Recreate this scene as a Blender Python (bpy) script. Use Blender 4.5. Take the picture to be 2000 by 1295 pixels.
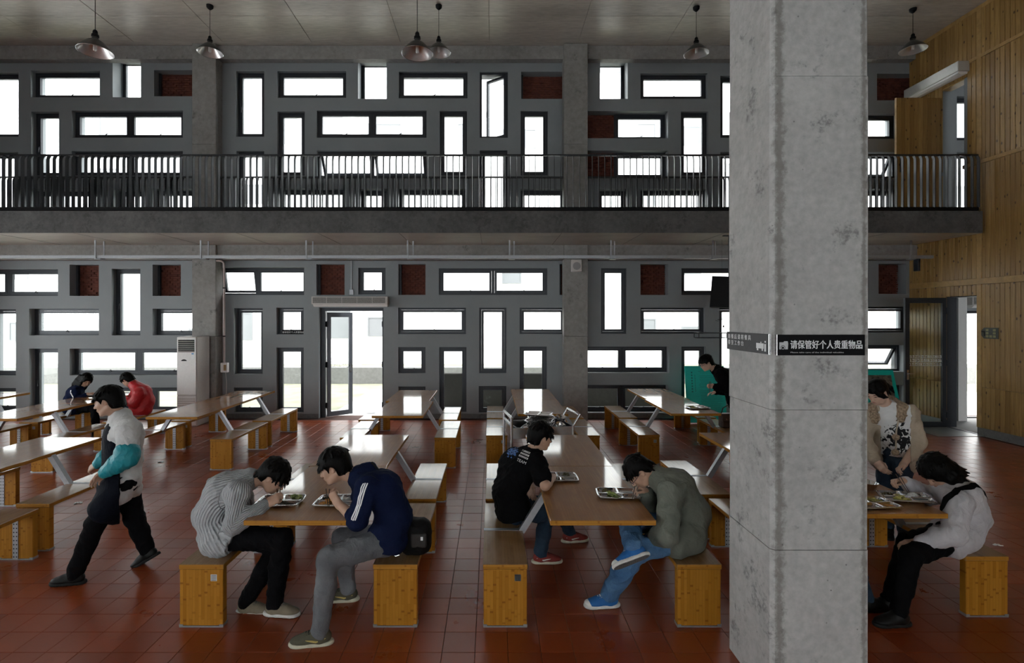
import bpy, bmesh, math, random
import numpy as np
from mathutils import Vector, Matrix, Euler, Quaternion
random.seed(7)
SC = bpy.context.scene
for _o in list(bpy.data.objects): bpy.data.objects.remove(_o)

# ---------------------------------------------------------------- camera, sky, exposure
EYE = 2.14
cam_d = bpy.data.cameras.new('camera'); cam = bpy.data.objects.new('camera', cam_d)
SC.collection.objects.link(cam)
cam.location = (0, 0, EYE); cam.rotation_euler = (math.pi/2, 0, 0)
cam_d.sensor_width = 36; cam_d.lens = 18.0; cam_d.shift_x = 0.02; cam_d.shift_y = -0.01375
cam_d.clip_start = 0.05; cam_d.clip_end = 300
SC.camera = cam
W = bpy.data.worlds.new('overcast'); SC.world = W; W.use_nodes = True
_bg = W.node_tree.nodes['Background']
_bg.inputs[0].default_value = (0.97, 0.985, 1.0, 1); _bg.inputs[1].default_value = 7.6
SC.view_settings.view_transform = 'Standard'; SC.view_settings.look = 'None'
SC.view_settings.exposure = 0.35; SC.view_settings.gamma = 1.0; SC.view_settings.use_curve_mapping = False
SC.cycles.use_denoising = True
SC.cycles.max_bounces = 7; SC.cycles.diffuse_bounces = 4; SC.cycles.glossy_bounces = 3
SC.cycles.transparent_max_bounces = 12; SC.cycles.sample_clamp_indirect = 6.0
SC.cycles.caustics_reflective = False; SC.cycles.caustics_refractive = False

def portal(name, loc, size, rot):
    """daylight sampling guide that lies in a window opening (a Cycles portal gives no light of its own)"""
    l = bpy.data.lights.new(name, 'AREA'); l.shape = 'RECTANGLE'; l.size, l.size_y = size
    l.cycles.is_portal = True
    o = bpy.data.objects.new(name, l); SC.collection.objects.link(o); o.location = loc; o.rotation_euler = rot
    return o

# ---------------------------------------------------------------- measures of the hall (metres)
YW = 10.85      # back wall, hall face
YC = 10.58      # rear columns, front face
YB = 9.12       # balcony front
XR = 8.87       # timber wall
XL = -12.0
YN = -5.0       # wall behind the camera
ZC = 7.81       # ceiling
ZSB, ZST = 3.645, 4.037   # balcony slab
def at(px, py, d):
    return Vector(((px-960)*d/1000, d, EYE+(620-py)*d/1000))

# ---------------------------------------------------------------- helpers
def link(o, parent=None):
    SC.collection.objects.link(o)
    if parent is not None: o.parent = parent
    return o
def tag(o, label=None, cat=None, group=None, kind=None):
    if label: o['label'] = label
    if cat: o['category'] = cat
    if group: o['group'] = group
    if kind: o['kind'] = kind
    return o
def thing(name, label, cat, loc=(0,0,0), rz=0, group=None):
    o = bpy.data.objects.new(name, None); link(o); o.location = loc; o.rotation_euler = (0,0,rz)
    o.empty_display_size = .05
    return tag(o, label, cat, group)
def copy_tree(o, parent=None):
    c = o.copy(); SC.collection.objects.link(c); c.parent = parent
    for ch in list(o.children): copy_tree(ch, c)
    return c
class MB:
    """collects faces, becomes one mesh object"""
    def __init__(s): s.v=[]; s.f=[]; s.m=[]; s.mi=0
    def add(s, vs, fs):
        k=len(s.v); s.v+= [tuple(v) for v in vs]; s.f+= [tuple(i+k for i in f) for f in fs]; s.m += [s.mi]*len(fs)
        return s
    def box(s, x0,x1,y0,y1,z0,z1):
        return s.add([(x,y,z) for x in (x0,x1) for y in (y0,y1) for z in (z0,z1)],
            [(0,1,3,2),(4,6,7,5),(0,4,5,1),(2,3,7,6),(0,2,6,4),(1,5,7,3)])
    def cbox(s, c, size, R=None):
        hx,hy,hz=[q/2 for q in size]; R=R or Matrix.Identity(3); c=Vector(c)
        return s.add([c+R@Vector((x,y,z)) for x in (-hx,hx) for y in (-hy,hy) for z in (-hz,hz)],
            [(0,1,3,2),(4,6,7,5),(0,4,5,1),(2,3,7,6),(0,2,6,4),(1,5,7,3)])
    def bbox(s, x0,x1,y0,y1,z0,z1,b=.004):
        """box with chamfered edges"""
        xs=(x0,x1); ys=(y0,y1); zs=(z0,z1); sg=(1,-1)
        vs=[]; idx={}
        for i in (0,1):
            for j in (0,1):
                for k in (0,1):
                    X,Y,Z=xs[i],ys[j],zs[k]; bx,by,bz=sg[i]*b,sg[j]*b,sg[k]*b
                    for a,p in enumerate(((X,Y+by,Z+bz),(X+bx,Y,Z+bz),(X+bx,Y+by,Z))):
                        idx[(i,j,k,a)]=len(vs); vs.append(p)
        I=lambda i,j,k,a: idx[(i,j,k,a)]
        fs=[]
        for i in (0,1):
            q=[I(i,0,0,0),I(i,1,0,0),I(i,1,1,0),I(i,0,1,0)]; fs.append(tuple(q) if i else tuple(q[::-1]))
            q=[I(0,i,0,1),I(0,i,1,1),I(1,i,1,1),I(1,i,0,1)]; fs.append(tuple(q) if i else tuple(q[::-1]))
            q=[I(0,0,i,2),I(1,0,i,2),I(1,1,i,2),I(0,1,i,2)]; fs.append(tuple(q) if i else tuple(q[::-1]))
        for j in (0,1):
            for k in (0,1):
                fs.append((I(0,j,k,1),I(1,j,k,1),I(1,j,k,2),I(0,j,k,2)))
                fs.append((I(j,0,k,0),I(j,1,k,0),I(j,1,k,2),I(j,0,k,2)))
                fs.append((I(j,k,0,0),I(j,k,1,0),I(j,k,1,1),I(j,k,0,1)))
        for i in (0,1):
            for j in (0,1):
                for k in (0,1): fs.append((I(i,j,k,0),I(i,j,k,1),I(i,j,k,2)))
        return s.add(vs,fs)
    def tube(s, pts, r, n=8, caps=True):
        pts=[Vector(p) for p in pts]; rs=r if hasattr(r,'__len__') else [r]*len(pts)
        rings=[]; up=None
        for i,p in enumerate(pts):
            d=(pts[min(i+1,len(pts)-1)]-pts[max(i-1,0)]).normalized()
            if up is None: up=Vector((0,0,1)) if abs(d.z)<.9 else Vector((1,0,0))
            u=(up-d*up.dot(d)).normalized(); w=d.cross(u); up=u
            rings.append([p+(u*math.cos(2*math.pi*k/n)+w*math.sin(2*math.pi*k/n))*rs[i] for k in range(n)])
        vs=[v for R in rings for v in R]; fs=[]
        for i in range(len(pts)-1):
            for k in range(n):
                a=i*n+k; b=i*n+(k+1)%n; fs.append((a,b,b+n,a+n))
        if caps: fs.append(tuple(range(n))[::-1]); fs.append(tuple(range((len(pts)-1)*n,len(pts)*n)))
        return s.add(vs,fs)
    def bar(s, a, b, w, h, up=(0,0,1)):
        a=Vector(a); b=Vector(b); d=(b-a); L=d.length; d.normalize(); up=Vector(up)
        u=(up-d*up.dot(d)).normalized(); t=d.cross(u)
        R=Matrix((d,t,u)).transposed()
        return s.cbox((a+b)/2,(L,w,h),R)
    def lathe(s, prof, n=24, c=(0,0,0), close=False):
        vs=[];fs=[];m=len(prof)
        for k in range(n):
            a=2*math.pi*k/n
            for r,z in prof: vs.append((c[0]+r*math.cos(a),c[1]+r*math.sin(a),c[2]+z))
        for k in range(n):
            k2=(k+1)%n
            for i in range(m-1): fs.append((k*m+i,k2*m+i,k2*m+i+1,k*m+i+1))
            if close: fs.append((k*m+m-1,k2*m+m-1,k2*m,k*m))
        return s.add(vs,fs)
    def prism(s, poly, lo, hi, axis='z'):
        n=len(poly)
        def P(p,h): return {'z':(p[0],p[1],h),'y':(p[0],h,p[1]),'x':(h,p[0],p[1])}[axis]
        vs=[P(p,lo) for p in poly]+[P(p,hi) for p in poly]
        fs=[tuple(range(n))[::-1],tuple(range(n,2*n))]+[(i,(i+1)%n,(i+1)%n+n,i+n) for i in range(n)]
        return s.add(vs,fs)
    def mesh(s, name, mats, smooth=False):
        me=bpy.data.meshes.new(name); me.from_pydata(s.v,[],s.f)
        for m in (mats if isinstance(mats,(list,tuple)) else [mats]): me.materials.append(m)
        if any(s.m): me.polygons.foreach_set('material_index', s.m)
        bm=bmesh.new(); bm.from_mesh(me); bmesh.ops.recalc_face_normals(bm,faces=bm.faces); bm.to_mesh(me); bm.free()
        if smooth:
            me.polygons.foreach_set('use_smooth',[True]*len(me.polygons)); me.set_sharp_from_angle(angle=math.radians(38))
        return me
    def build(s, name, mats, parent=None, smooth=False):
        o=bpy.data.objects.new(name, s.mesh(name,mats,smooth)); return link(o,parent)
def inst(name, me, parent=None, loc=None, rot=None, scale=None):
    o=bpy.data.objects.new(name, me); link(o,parent)
    if loc is not None: o.location=loc
    if rot is not None: o.rotation_euler=rot
    if scale is not None: o.scale=scale
    return o
def text(name, body, size, mat, parent, loc, rot=(math.pi/2,0,0), ext=.0006, align='LEFT', sx=1.0, off=0., space=1.):
    c=bpy.data.curves.new(name,'FONT'); c.body=body; c.size=size; c.extrude=ext; c.align_x=align; c.align_y='CENTER'
    c.resolution_u=3; c.offset=off; c.space_character=space
    f=bpy.data.objects.new(name,c); SC.collection.objects.link(f)
    dg=bpy.context.evaluated_depsgraph_get(); me=bpy.data.meshes.new_from_object(f.evaluated_get(dg))
    me.materials.clear(); me.materials.append(mat); bpy.data.objects.remove(f)
    o=bpy.data.objects.new(name,me); link(o,parent); o.location=loc; o.rotation_euler=rot; o.scale=(sx,1,1)
    return o

# ---------------------------------------------------------------- materials
class NT:
    def __init__(s,name):
        s.m=bpy.data.materials.new(name); s.m.use_nodes=True; s.t=s.m.node_tree
        s.b=s.t.nodes['Principled BSDF']; s.out=s.t.nodes['Material Output']
    def n(s,typ,ins=None,**props):
        q=s.t.nodes.new('ShaderNode'+typ)
        for k,v in props.items(): setattr(q,k,v)
        for k,v in (ins or {}).items():
            if isinstance(v,bpy.types.NodeSocket): s.t.links.new(v,q.inputs[k])
            else: q.inputs[k].default_value=v
        return q
    def l(s,a,b): s.t.links.new(a,b)
    def set(s,**k):
        for key,v in k.items():
            i=s.b.inputs[{'col':'Base Color','rough':'Roughness','metal':'Metallic','nrm':'Normal','coat':'Coat Weight','coatr':'Coat Roughness','spec':'Specular IOR Level','sheen':'Sheen Weight','sss':'Subsurface Weight','alpha':'Alpha'}[key]]
            if isinstance(v,bpy.types.NodeSocket): s.l(v,i)
            else: i.default_value=(*v,1) if isinstance(v,(tuple,list)) and len(v)==3 else v
        return s
    def co(s,scale=(1,1,1),kind='Object'):
        if kind=='World': src=s.n('NewGeometry').outputs['Position']
        else: src=s.n('TexCoord').outputs[kind]
        return s.n('Mapping',{'Vector':src,'Scale':scale}).outputs[0]
    def noise(s,vec,scale,detail=4,rough=.55): return s.n('TexNoise',{'Vector':vec,'Scale':scale,'Detail':detail,'Roughness':rough}).outputs['Fac']
    def ramp(s,fac,stops,interp='LINEAR'):
        r=s.n('ValToRGB',{'Fac':fac}); e=r.color_ramp; e.interpolation=interp
        while len(e.elements)<len(stops): e.elements.new(.5)
        for el,(p,c) in zip(e.elements,stops):
            el.position=p; el.color=(*c,1) if hasattr(c,'__len__') else (c,c,c,1)
        return r.outputs['Color']
    def mix(s,f,a,b,mode='MIX'):
        q=s.n('Mix',data_type='RGBA',blend_type=mode)
        for k,v in ((0,f),(6,a),(7,b)):
            if isinstance(v,bpy.types.NodeSocket): s.l(v,q.inputs[k])
            else: q.inputs[k].default_value=(*v,1) if hasattr(v,'__len__') and len(v)==3 else v
        return q.outputs[2]
    def math(s,op,a,b=0.0,c=0.0):
        q=s.n('Math',operation=op)
        for k,v in enumerate((a,b,c)):
            if isinstance(v,bpy.types.NodeSocket): s.l(v,q.inputs[k])
            else: q.inputs[k].default_value=v
        return q.outputs[0]
    def bump(s,h,strength=.3,dist=.01,nrm=None):
        q=s.n('Bump',{'Height':h,'Strength':strength,'Distance':dist})
        if nrm is not None: s.l(nrm,q.inputs['Normal'])
        return q.outputs[0]
def plain(name,col,rough=.5,metal=0,spec=.5,var=.12,scale=30,bump=0,bscale=200,coat=0):
    t=NT(name); v=t.co(); f=t.noise(v,scale)
    c2=tuple(min(1,x*(1+var)) for x in col); c1=tuple(x*(1-var) for x in col)
    t.set(col=t.ramp(f,[(.3,c1),(.7,c2)]),rough=rough,metal=metal,spec=spec,coat=coat)
    if bump: t.set(nrm=t.bump(t.noise(v,bscale,3),bump,.005))
    return t.m
def concrete(name,c1,c2,dark=(.08,.08,.078),scale=1.2,blotch=.60,rough=.85,streak=(1,1,1),bump=.35,pits=True,spec=.4,edge=None):
    t=NT(name); v=t.co(streak,'World')
    a=t.noise(v,scale,8,.62); fine=t.noise(v,scale*14,6,.6)
    col=t.ramp(a,[(.30,c1),(.70,c2)])
    col=t.mix(.35,col,t.ramp(fine,[(.3,tuple(x*.78 for x in c1)),(.7,tuple(min(1,x*1.12) for x in c2))]))
    bl=t.ramp(t.noise(v,scale*2.6,5,.7),[(blotch,0.),(blotch+.07,1.)])
    msk=t.ramp(t.noise(v,scale*20,4,.7),[(.42,0.),(.60,1.)])
    col=t.mix(t.math('MULTIPLY',t.math('MULTIPLY',bl,msk),.75),col,dark)
    h=t.math('ADD',fine,t.math('MULTIPLY',a,.6))
    if pits:
        p=t.n('TexVoronoi',{'Vector':v,'Scale':16.}).outputs['Distance']
        pm=t.ramp(p,[(.05,1.),(.09,0.)]); pr=t.ramp(t.noise(v,5,2),[(.52,0.),(.6,1.)])
        pit=t.math('MULTIPLY',pm,pr); col=t.mix(t.math('MULTIPLY',pit,.7),col,dark); h=t.math('SUBTRACT',h,pit)
    if edge:   # grime left along the formwork arrises
        x=t.n('SeparateXYZ',{'Vector':t.n('NewGeometry').outputs['Position']}).outputs[0]
        for e0,wd in edge:
            dist=t.math('ADD',t.math('ABSOLUTE',t.math('SUBTRACT',x,e0)),t.math('MULTIPLY',t.math('SUBTRACT',t.noise(v,17,8,.75),.5),wd*3.6))
            col=t.mix(t.ramp(t.math('DIVIDE',dist,wd),[(.25,.62),(1.,0.)]),col,(.13,.118,.10))
    t.set(col=col,rough=rough,spec=spec,nrm=t.bump(h,bump,.008)); return t.m
def bamboo(name,ax,c1,c2,knot,rough=.4,coat=0.,wear=None,rowh=.021,bumpw=0,knots=True,coatr=.10,spec=.4):
    """ax: axis letters (along the grain, across the strips)"""
    t=NT(name); s=t.n('SeparateXYZ',{'Vector':t.n('TexCoord').outputs['Object']}); o={'x':s.outputs[0],'y':s.outputs[1],'z':s.outputs[2]}
    rnd=t.n('ObjectInfo').outputs['Random']
    g=t.math('ADD',o[ax[0]],t.math('MULTIPLY',rnd,7.3)); a=o[ax[1]]
    v=t.n('CombineXYZ',{'X':g,'Y':a,'Z':0.}).outputs[0]
    br=t.n('TexBrick',{'Vector':v,'Color1':(*c1,1),'Color2':(*c2,1),'Mortar':(*[q*.6 for q in c1],1),'Scale':1.,'Mortar Size':.0006,'Bias':0.,'Brick Width':.42,'Row Height':rowh},offset=.37,offset_frequency=2)
    gr=t.n('TexNoise',{'Vector':t.n('Mapping',{'Vector':v,'Scale':(6,160,1)}).outputs[0],'Scale':1.,'Detail':3.}).outputs['Fac']
    col=t.mix(t.math('MULTIPLY',gr,.55),br.outputs['Color'],tuple(q*.62 for q in c1))
    if knots:
        st=t.math('FLOOR',t.math('DIVIDE',a,rowh)); r1=t.n('TexWhiteNoise',{'W':st},noise_dimensions='1D').outputs['Value']
        uu=t.math('ADD',t.math('DIVIDE',g,.145),t.math('MULTIPLY',r1,9.)); cell=t.math('FLOOR',uu)
        on=t.n('TexWhiteNoise',{'Vector':t.n('CombineXYZ',{'X':st,'Y':cell,'Z':0.}).outputs[0]},noise_dimensions='3D').outputs['Value']
        dd=t.math('ABSOLUTE',t.math('SUBTRACT',t.math('FRACT',uu),.5))
        band=t.math('MULTIPLY',t.ramp(dd,[(.02,1.),(.07,0.)]),t.ramp(on,[(.35,.05),(.65,.62)]))
        col=t.mix(band,col,knot)
    if wear:
        w=t.noise(t.n('Mapping',{'Vector':v,'Scale':(2,6,1)}).outputs[0],2.,6,.65)
        col=t.mix(t.ramp(w,[(.40,0.),(.72,.75)]),col,wear)
    t.set(col=col,rough=rough,coat=coat,coatr=coatr,spec=spec)
    if bumpw:
        wv=t.noise(v,22,4,.6); t.set(nrm=t.bump(wv,bumpw,.004))
        t.set(rough=t.math('ADD',t.math('MULTIPLY',t.noise(v,9,5),.25),rough-.1))
    return t.m

CON=concrete('concrete_pillar',(.35,.347,.34),(.53,.526,.518),dark=(.16,.16,.158),scale=1.6,blotch=.57,edge=((1.585,.035),(2.05,.02)))
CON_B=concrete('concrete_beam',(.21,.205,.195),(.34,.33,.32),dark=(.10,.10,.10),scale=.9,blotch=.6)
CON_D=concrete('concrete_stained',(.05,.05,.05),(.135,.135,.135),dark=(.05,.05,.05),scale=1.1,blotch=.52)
CON_C=concrete('concrete_formwork',(.35,.315,.27),(.64,.59,.52),dark=(.18,.145,.11),scale=.55,blotch=.64,rough=.36,streak=(.6,3.2,1),bump=.25,spec=.6)
WALL=plain('grey_wall_paint',(.235,.255,.268),.6,var=.04,scale=3,bump=.05,bscale=120)
PLINTH=concrete('plinth_concrete',(.12,.12,.12),(.2,.2,.2),scale=2,blotch=.55)
FRAME=plain('charcoal_window_metal',(.030,.034,.042),.42,.3,var=.1)
RAIL=plain('charcoal_rail_metal',(.045,.048,.052),.40,.55,var=.15)
STEEL=plain('brushed_steel',(.62,.62,.63),.22,1,var=.08,scale=8)
TRAY=plain('polished_steel',(.75,.75,.76),.12,1,var=.05,scale=10,bump=.06,bscale=18)
GALV=plain('painted_grey_metal',(.36,.37,.39),.38,.6,var=.06)
WHITEP=plain('white_plastic',(.80,.79,.78),.35,var=.03)
GREYP=plain('warm_grey_plastic',(.55,.52,.50),.45,var=.05)
BLACK=plain('black_plastic',(.006,.006,.007),.5,var=.2,spec=.15)
BLACKSIGN=plain('black_sign_acrylic',(.004,.004,.005),.5,var=.1,spec=.08)
WHITEINK=plain('white_print',(.82,.83,.84),.5,var=.02)
GREYINK=plain('grey_print',(.55,.56,.57),.5,var=.02)
YELLOWINK=plain('yellow_print',(.45,.43,.18),.6,var=.05)
PALE=plain('pale_render',(.74,.74,.74),.8,var=.02,scale=.5)
PALE2=plain('pale_grey_pane',(.17,.178,.185),.6,var=.05,scale=1)
def glass(name,tint=(.97,.985,.98),refl=1.0):
    t=NT(name); t.t.nodes.remove(t.b)
    tr=t.n('BsdfTransparent',{'Color':(*tint,1)}); gl=t.n('BsdfGlossy',{'Roughness':.02})
    fr=t.n('LayerWeight',{'Blend':.12}).outputs['Fresnel']
    q=t.n('MixShader',{0:t.math('MULTIPLY',fr,refl)}); t.l(tr.outputs[0],q.inputs[1]); t.l(gl.outputs[0],q.inputs[2]); t.l(q.outputs[0],t.out.inputs[0])
    return t.m
GLASS=glass('window_glass'); GLASSD=glass('door_glass',(.80,.83,.80),1.3)
def m_tile():
    t=NT('red_floor_tile'); P=t.n('NewGeometry').outputs['Position']
    cell=t.n('VectorMath',{0:t.n('Mapping',{'Vector':P,'Scale':(1/.211,1/.211,0),'Location':(.5,.5,0)}).outputs[0]},operation='FLOOR').outputs[0]
    wn=t.n('TexWhiteNoise',{'Vector':cell},noise_dimensions='3D').outputs['Value']
    base=t.ramp(wn,[(0.,(.22,.038,.008)),(.5,(.275,.047,.010)),(1.,(.31,.062,.017))])
    st=t.noise(P,1.1,8,.65); base=t.mix(t.ramp(st,[(.42,0.),(.75,.55)]),base,(.18,.052,.026))
    sp=t.noise(P,7,5,.7); base=t.mix(t.ramp(sp,[(.58,0.),(.80,.6)]),base,(.135,.022,.010))
    r=t.math('ADD',t.math('MULTIPLY',t.noise(P,2.2,5,.6),.16),.22)
    t.set(col=base,rough=r,spec=.5,nrm=t.bump(t.noise(P,26,4),.10,.004)); return t.m
TILE=m_tile()
GROUT=plain('dark_grout',(.07,.028,.020),.9)
SLATE=plain('grey_threshold_stone',(.22,.235,.24),.35,var=.1,scale=5)
def m_plank():
    t=NT('knotty_pine'); s=t.co((1,1,1)); rnd=t.n('ObjectInfo').outputs['Random']
    off=t.n('VectorMath',{0:s,1:t.n('CombineXYZ',{'X':rnd,'Y':t.math('MULTIPLY',rnd,13.),'Z':t.math('MULTIPLY',rnd,31.)}).outputs[0]},operation='ADD').outputs[0]
    g=t.noise(t.n('Mapping',{'Vector':off,'Scale':(30,30,1.6)}).outputs[0],1.6,4)
    c=t.ramp(g,[(.3,(.27,.155,.045)),(.7,(.46,.285,.095))])
    c=t.mix(t.math('MULTIPLY',rnd,.75),c,(.21,.11,.030))
    vo=t.n('TexVoronoi',{'Vector':t.n('Mapping',{'Vector':off,'Scale':(9,9,5.2)}).outputs[0],'Scale':1.,'Randomness':1.})
    c=t.mix(t.ramp(vo.outputs['Distance'],[(.09,.95),(.17,0.)]),c,(.055,.022,.008))
    t.set(col=c,rough=.38,nrm=t.bump(g,.12,.003)); return t.m
PLANK=m_plank()
PLANKT=plain('pine_trim',(.38,.235,.085),.45,var=.2,scale=9)
def m_brickinfill():
    t=NT('dark_red_brick'); rnd=t.noise(t.co(),9,3); t.set(col=t.ramp(rnd,[(.3,(.075,.020,.013)),(.7,(.15,.042,.026))]),rough=.9); return t.m
BRICK=m_brickinfill()
BAM_T=bamboo('bamboo_table_top',('y','x'),(.34,.145,.038),(.42,.195,.060),(.12,.045,.012),rough=.4,coat=1.,coatr=.07,spec=.12,wear=(.26,.115,.04),knots=False)
BAM_S=bamboo('bamboo_seat',('y','x'),(.24,.125,.042),(.33,.185,.07),(.22,.12,.045),rough=.42,coat=.8,coatr=.12,spec=.15,wear=(.30,.19,.10),knots=False)
BAM_E=bamboo('bamboo_end_board',('z','x'),(.38,.155,.012),(.52,.235,.028),(.16,.048,.004),rough=.5,coat=.05,spec=.2)
BAM_X=bamboo('bamboo_edge_board',('x','z'),(.40,.17,.018),(.52,.24,.036),(.22,.075,.008),rough=.5,coat=.05,spec=.2,rowh=.017)
def m_perf():
    t=NT('perforated_strip'); s=t.n('SeparateXYZ',{'Vector':t.n('TexCoord').outputs['Object']})
    fx=t.math('SUBTRACT',t.math('ABSOLUTE',s.outputs[0]),.0125); fz=t.math('SUBTRACT',t.math('FRACT',t.math('DIVIDE',s.outputs[2],.036)),.5)
    d=t.math('ADD',t.math('POWER',t.math('DIVIDE',fx,.0062),2.),t.math('POWER',t.math('DIVIDE',fz,.172),2.))
    h=t.math('LESS_THAN',d,1.)
    t.set(col=t.mix(h,(.40,.41,.43),(.012,.012,.012)),rough=.4,metal=t.math('MULTIPLY',t.math('SUBTRACT',1.,h),.5)); return t.m
PERF=m_perf()
GRASS=plain('pale_grass',(.20,.20,.135),.9,var=.25,scale=2)
PAVE=plain('pale_paving',(.40,.395,.38),.8,var=.06,scale=1)
# ================================================================ THE SETTING
def ring(mb,x0,x1,z0,z1,w,y0,y1):
    mb.box(x0,x1,y0,y1,z0,z0+w); mb.box(x0,x1,y0,y1,z1-w,z1); mb.box(x0,x0+w,y0,y1,z0+w,z1-w); mb.box(x1-w,x1,y0,y1,z0+w,z1-w); return mb
def wall_with_holes(name, axis, a0,a1, z0,z1, p0,p1, holes, mat):
    """axis 'y': wall in the X-Z plane between y=p0 and p1; axis 'x': wall in the Y-Z plane"""
    xs=sorted({a0,a1,*[h[0] for h in holes],*[h[1] for h in holes]}); zs=sorted({z0,z1,*[h[2] for h in holes],*[h[3] for h in holes]})
    xs=[x for x in xs if a0<=x<=a1]; zs=[z for z in zs if z0<=z<=z1]
    P=(lambda a,p,z:(a,p,z)) if axis=='y' else (lambda a,p,z:(p,a,z))
    mb=MB(); vid={}
    def V(a,p,z):
        k=(round(a,5),round(p,5),round(z,5))
        if k not in vid: vid[k]=len(mb.v); mb.v.append(P(a,p,z))
        return vid[k]
    def Q(*q): mb.f.append(tuple(V(*c) for c in q)); mb.m.append(0)
    solid=[[not any(h[0]<(xs[i]+xs[i+1])/2<h[1] and h[2]<(zs[j]+zs[j+1])/2<h[3] for h in holes) for j in range(len(zs)-1)] for i in range(len(xs)-1)]
    nx,nz=len(xs)-1,len(zs)-1
    for i in range(nx):
        for j in range(nz):
            if not solid[i][j]: continue
            a,b,c,d=xs[i],xs[i+1],zs[j],zs[j+1]
            Q((a,p0,c),(b,p0,c),(b,p0,d),(a,p0,d)); Q((a,p1,c),(a,p1,d),(b,p1,d),(b,p1,c))
            if i==0 or not solid[i-1][j]: Q((a,p0,c),(a,p0,d),(a,p1,d),(a,p1,c))
            if i==nx-1 or not solid[i+1][j]: Q((b,p0,c),(b,p1,c),(b,p1,d),(b,p0,d))
            if j==0 or not solid[i][j-1]: Q((a,p0,c),(a,p1,c),(b,p1,c),(b,p0,c))
            if j==nz-1 or not solid[i][j+1]: Q((a,p0,d),(b,p0,d),(b,p1,d),(a,p1,d))
    o=mb.build(name,mat); tag(o,kind='structure'); return o

# openings of the back wall, measured on its hall face: x0,y0,x1,y1 (photo units), kind, depth of the window in the reveal
DEEP=.34
OP=[(-35,141,36,267,'v',.12),(60,138,195,190,'f',.12),(220,112,275,190,'x',DEEP),(301,137,390,188,'n',.2),(461,139,516,267,'v',.10),
 (542,139,676,191,'f',.09),(699,115,755,193,'x',DEEP),(779,140,913,192,'f',.07),(937,140,992,269,'vo',.05),(1018,140,1105,193,'n',.2),
 (1172,115,1226,193,'x',DEEP),(1251,143,1382,193,'f',.10),(1407,148,1460,269,'v',.10),(1640,115,1692,195,'x',DEEP),(1713,144,1800,196,'n',.2),
 (61,218,115,343,'v',.12),(140,216,357,269,'d',.10),(542,218,595,343,'v',.08),(619,216,833,269,'d',.06),(859,217,912,343,'v',.05),
 (1017,217,1070,343,'v',.05),(1130,217,1305,270,'b',.20),(1330,218,1383,343,'v',.08),(1540,222,1754,271,'d',.12),
 (-35,297,35,425,'v',.12),(140,295,357,343,'d',.10),(462,295,516,425,'v',.10),(619,294,833,345,'do',.08),(937,294,991,425,'v',.06),
 (1130,294,1305,345,'b',.20),(1407,297,1460,425,'v',.10),(1540,297,1757,346,'do',.14),
 (62,370,193,425,'f',.20),(222,370,276,425,'f',.22),(298,369,390,425,'f',.20),(542,368,673,425,'f',.16),(699,369,755,425,'f',.2),(779,369,910,425,'f',.14),
 (1017,369,1105,425,'f',.16),(1171,369,1226,425,'f',.2),(1251,369,1380,425,'f',.18),(1690,369,1757,425,'f',.2),
 (-100,526,113,578,'d',.12),(136,517,193,578,'n',.22),(218,525,274,655,'v',.13),(298,517,353,578,'n',.22),(420,522,594,576,'dt',.22),
 (618,516,673,576,'n',.16),(700,523,753,575,'f',.06),(778,516,831,576,'n',.16),(857,524,1069,576,'d',.05),(1093,516,1120,576,'n',.2),
 (1174,524,1224,652,'v',.07),(1251,516,1305,576,'n',.20),(1331,524,1465,576,'f',.09),(1716,515,1770,574,'n',.22),
 (-25,604,31,734,'v',.13),(57,603,193,655,'f',.13),(298,603,390,655,'f',.14),(457,602,513,731,'v',.14),(540,601,593,653,'f',.10),
 (778,601,910,652.5,'f',.06),(936,601,989,729,'v',.04),(1015,601,1105,652.5,'f',.05),(1251,601,1377,652,'f',.08),(1405,601,1460,729,'v',.1),(1622,599,1776,650,'f',.12),
 (57,681,113,803,'v',.14),(136,681,390,733,'d',.13),(540,679,593,806,'v',.10),(778,678,831,729,'f',.06),(858,678,911,805,'v',.05),
 (1015,677,1068,804,'v',.05),(1130,677,1307,728,'d',.16),(1331,677,1378,803,'v',.08),(1560,674,1766,726,'do',.14),
 (-25,758,31,803,'f',.12),(214,757,374,805,'d',.12),(457,757,513,806,'f',.10),(778,755,831,806,'f',.07),(935,754,989,806,'f',.05),(1130,752,1305,806,'d',.16),(1560,752,1766,806,'d',.14),
 (1490,143,1620,193,'f',.1),(1480,217,1530,343,'v',.1),(1480,369,1660,425,'f',.18),(1490,524,1690,576,'d',.1),(1480,601,1600,652,'f',.1),(1480,677,1535,803,'v',.1),
 (1869,188,1925,274,'f',.12),(1869,297,1925,425,'v',.12)]
def wx(px): return (px-960)*YW/1000
def wz(py): return EYE+(620-py)*YW/1000
DOOR=(wx(623),wx(749),0.,wz(601)); DOOR2=(9.88,10.95,0.,2.28)
holes=[(wx(o[0]),wx(o[2]),max(0.06,wz(o[3])),wz(o[1])) for o in OP]
WT=.36
wall_back=wall_with_holes('wall_back','y',XL,13.,0,ZC,YW,YW+WT,holes+[DOOR,DOOR2],WALL)

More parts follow.
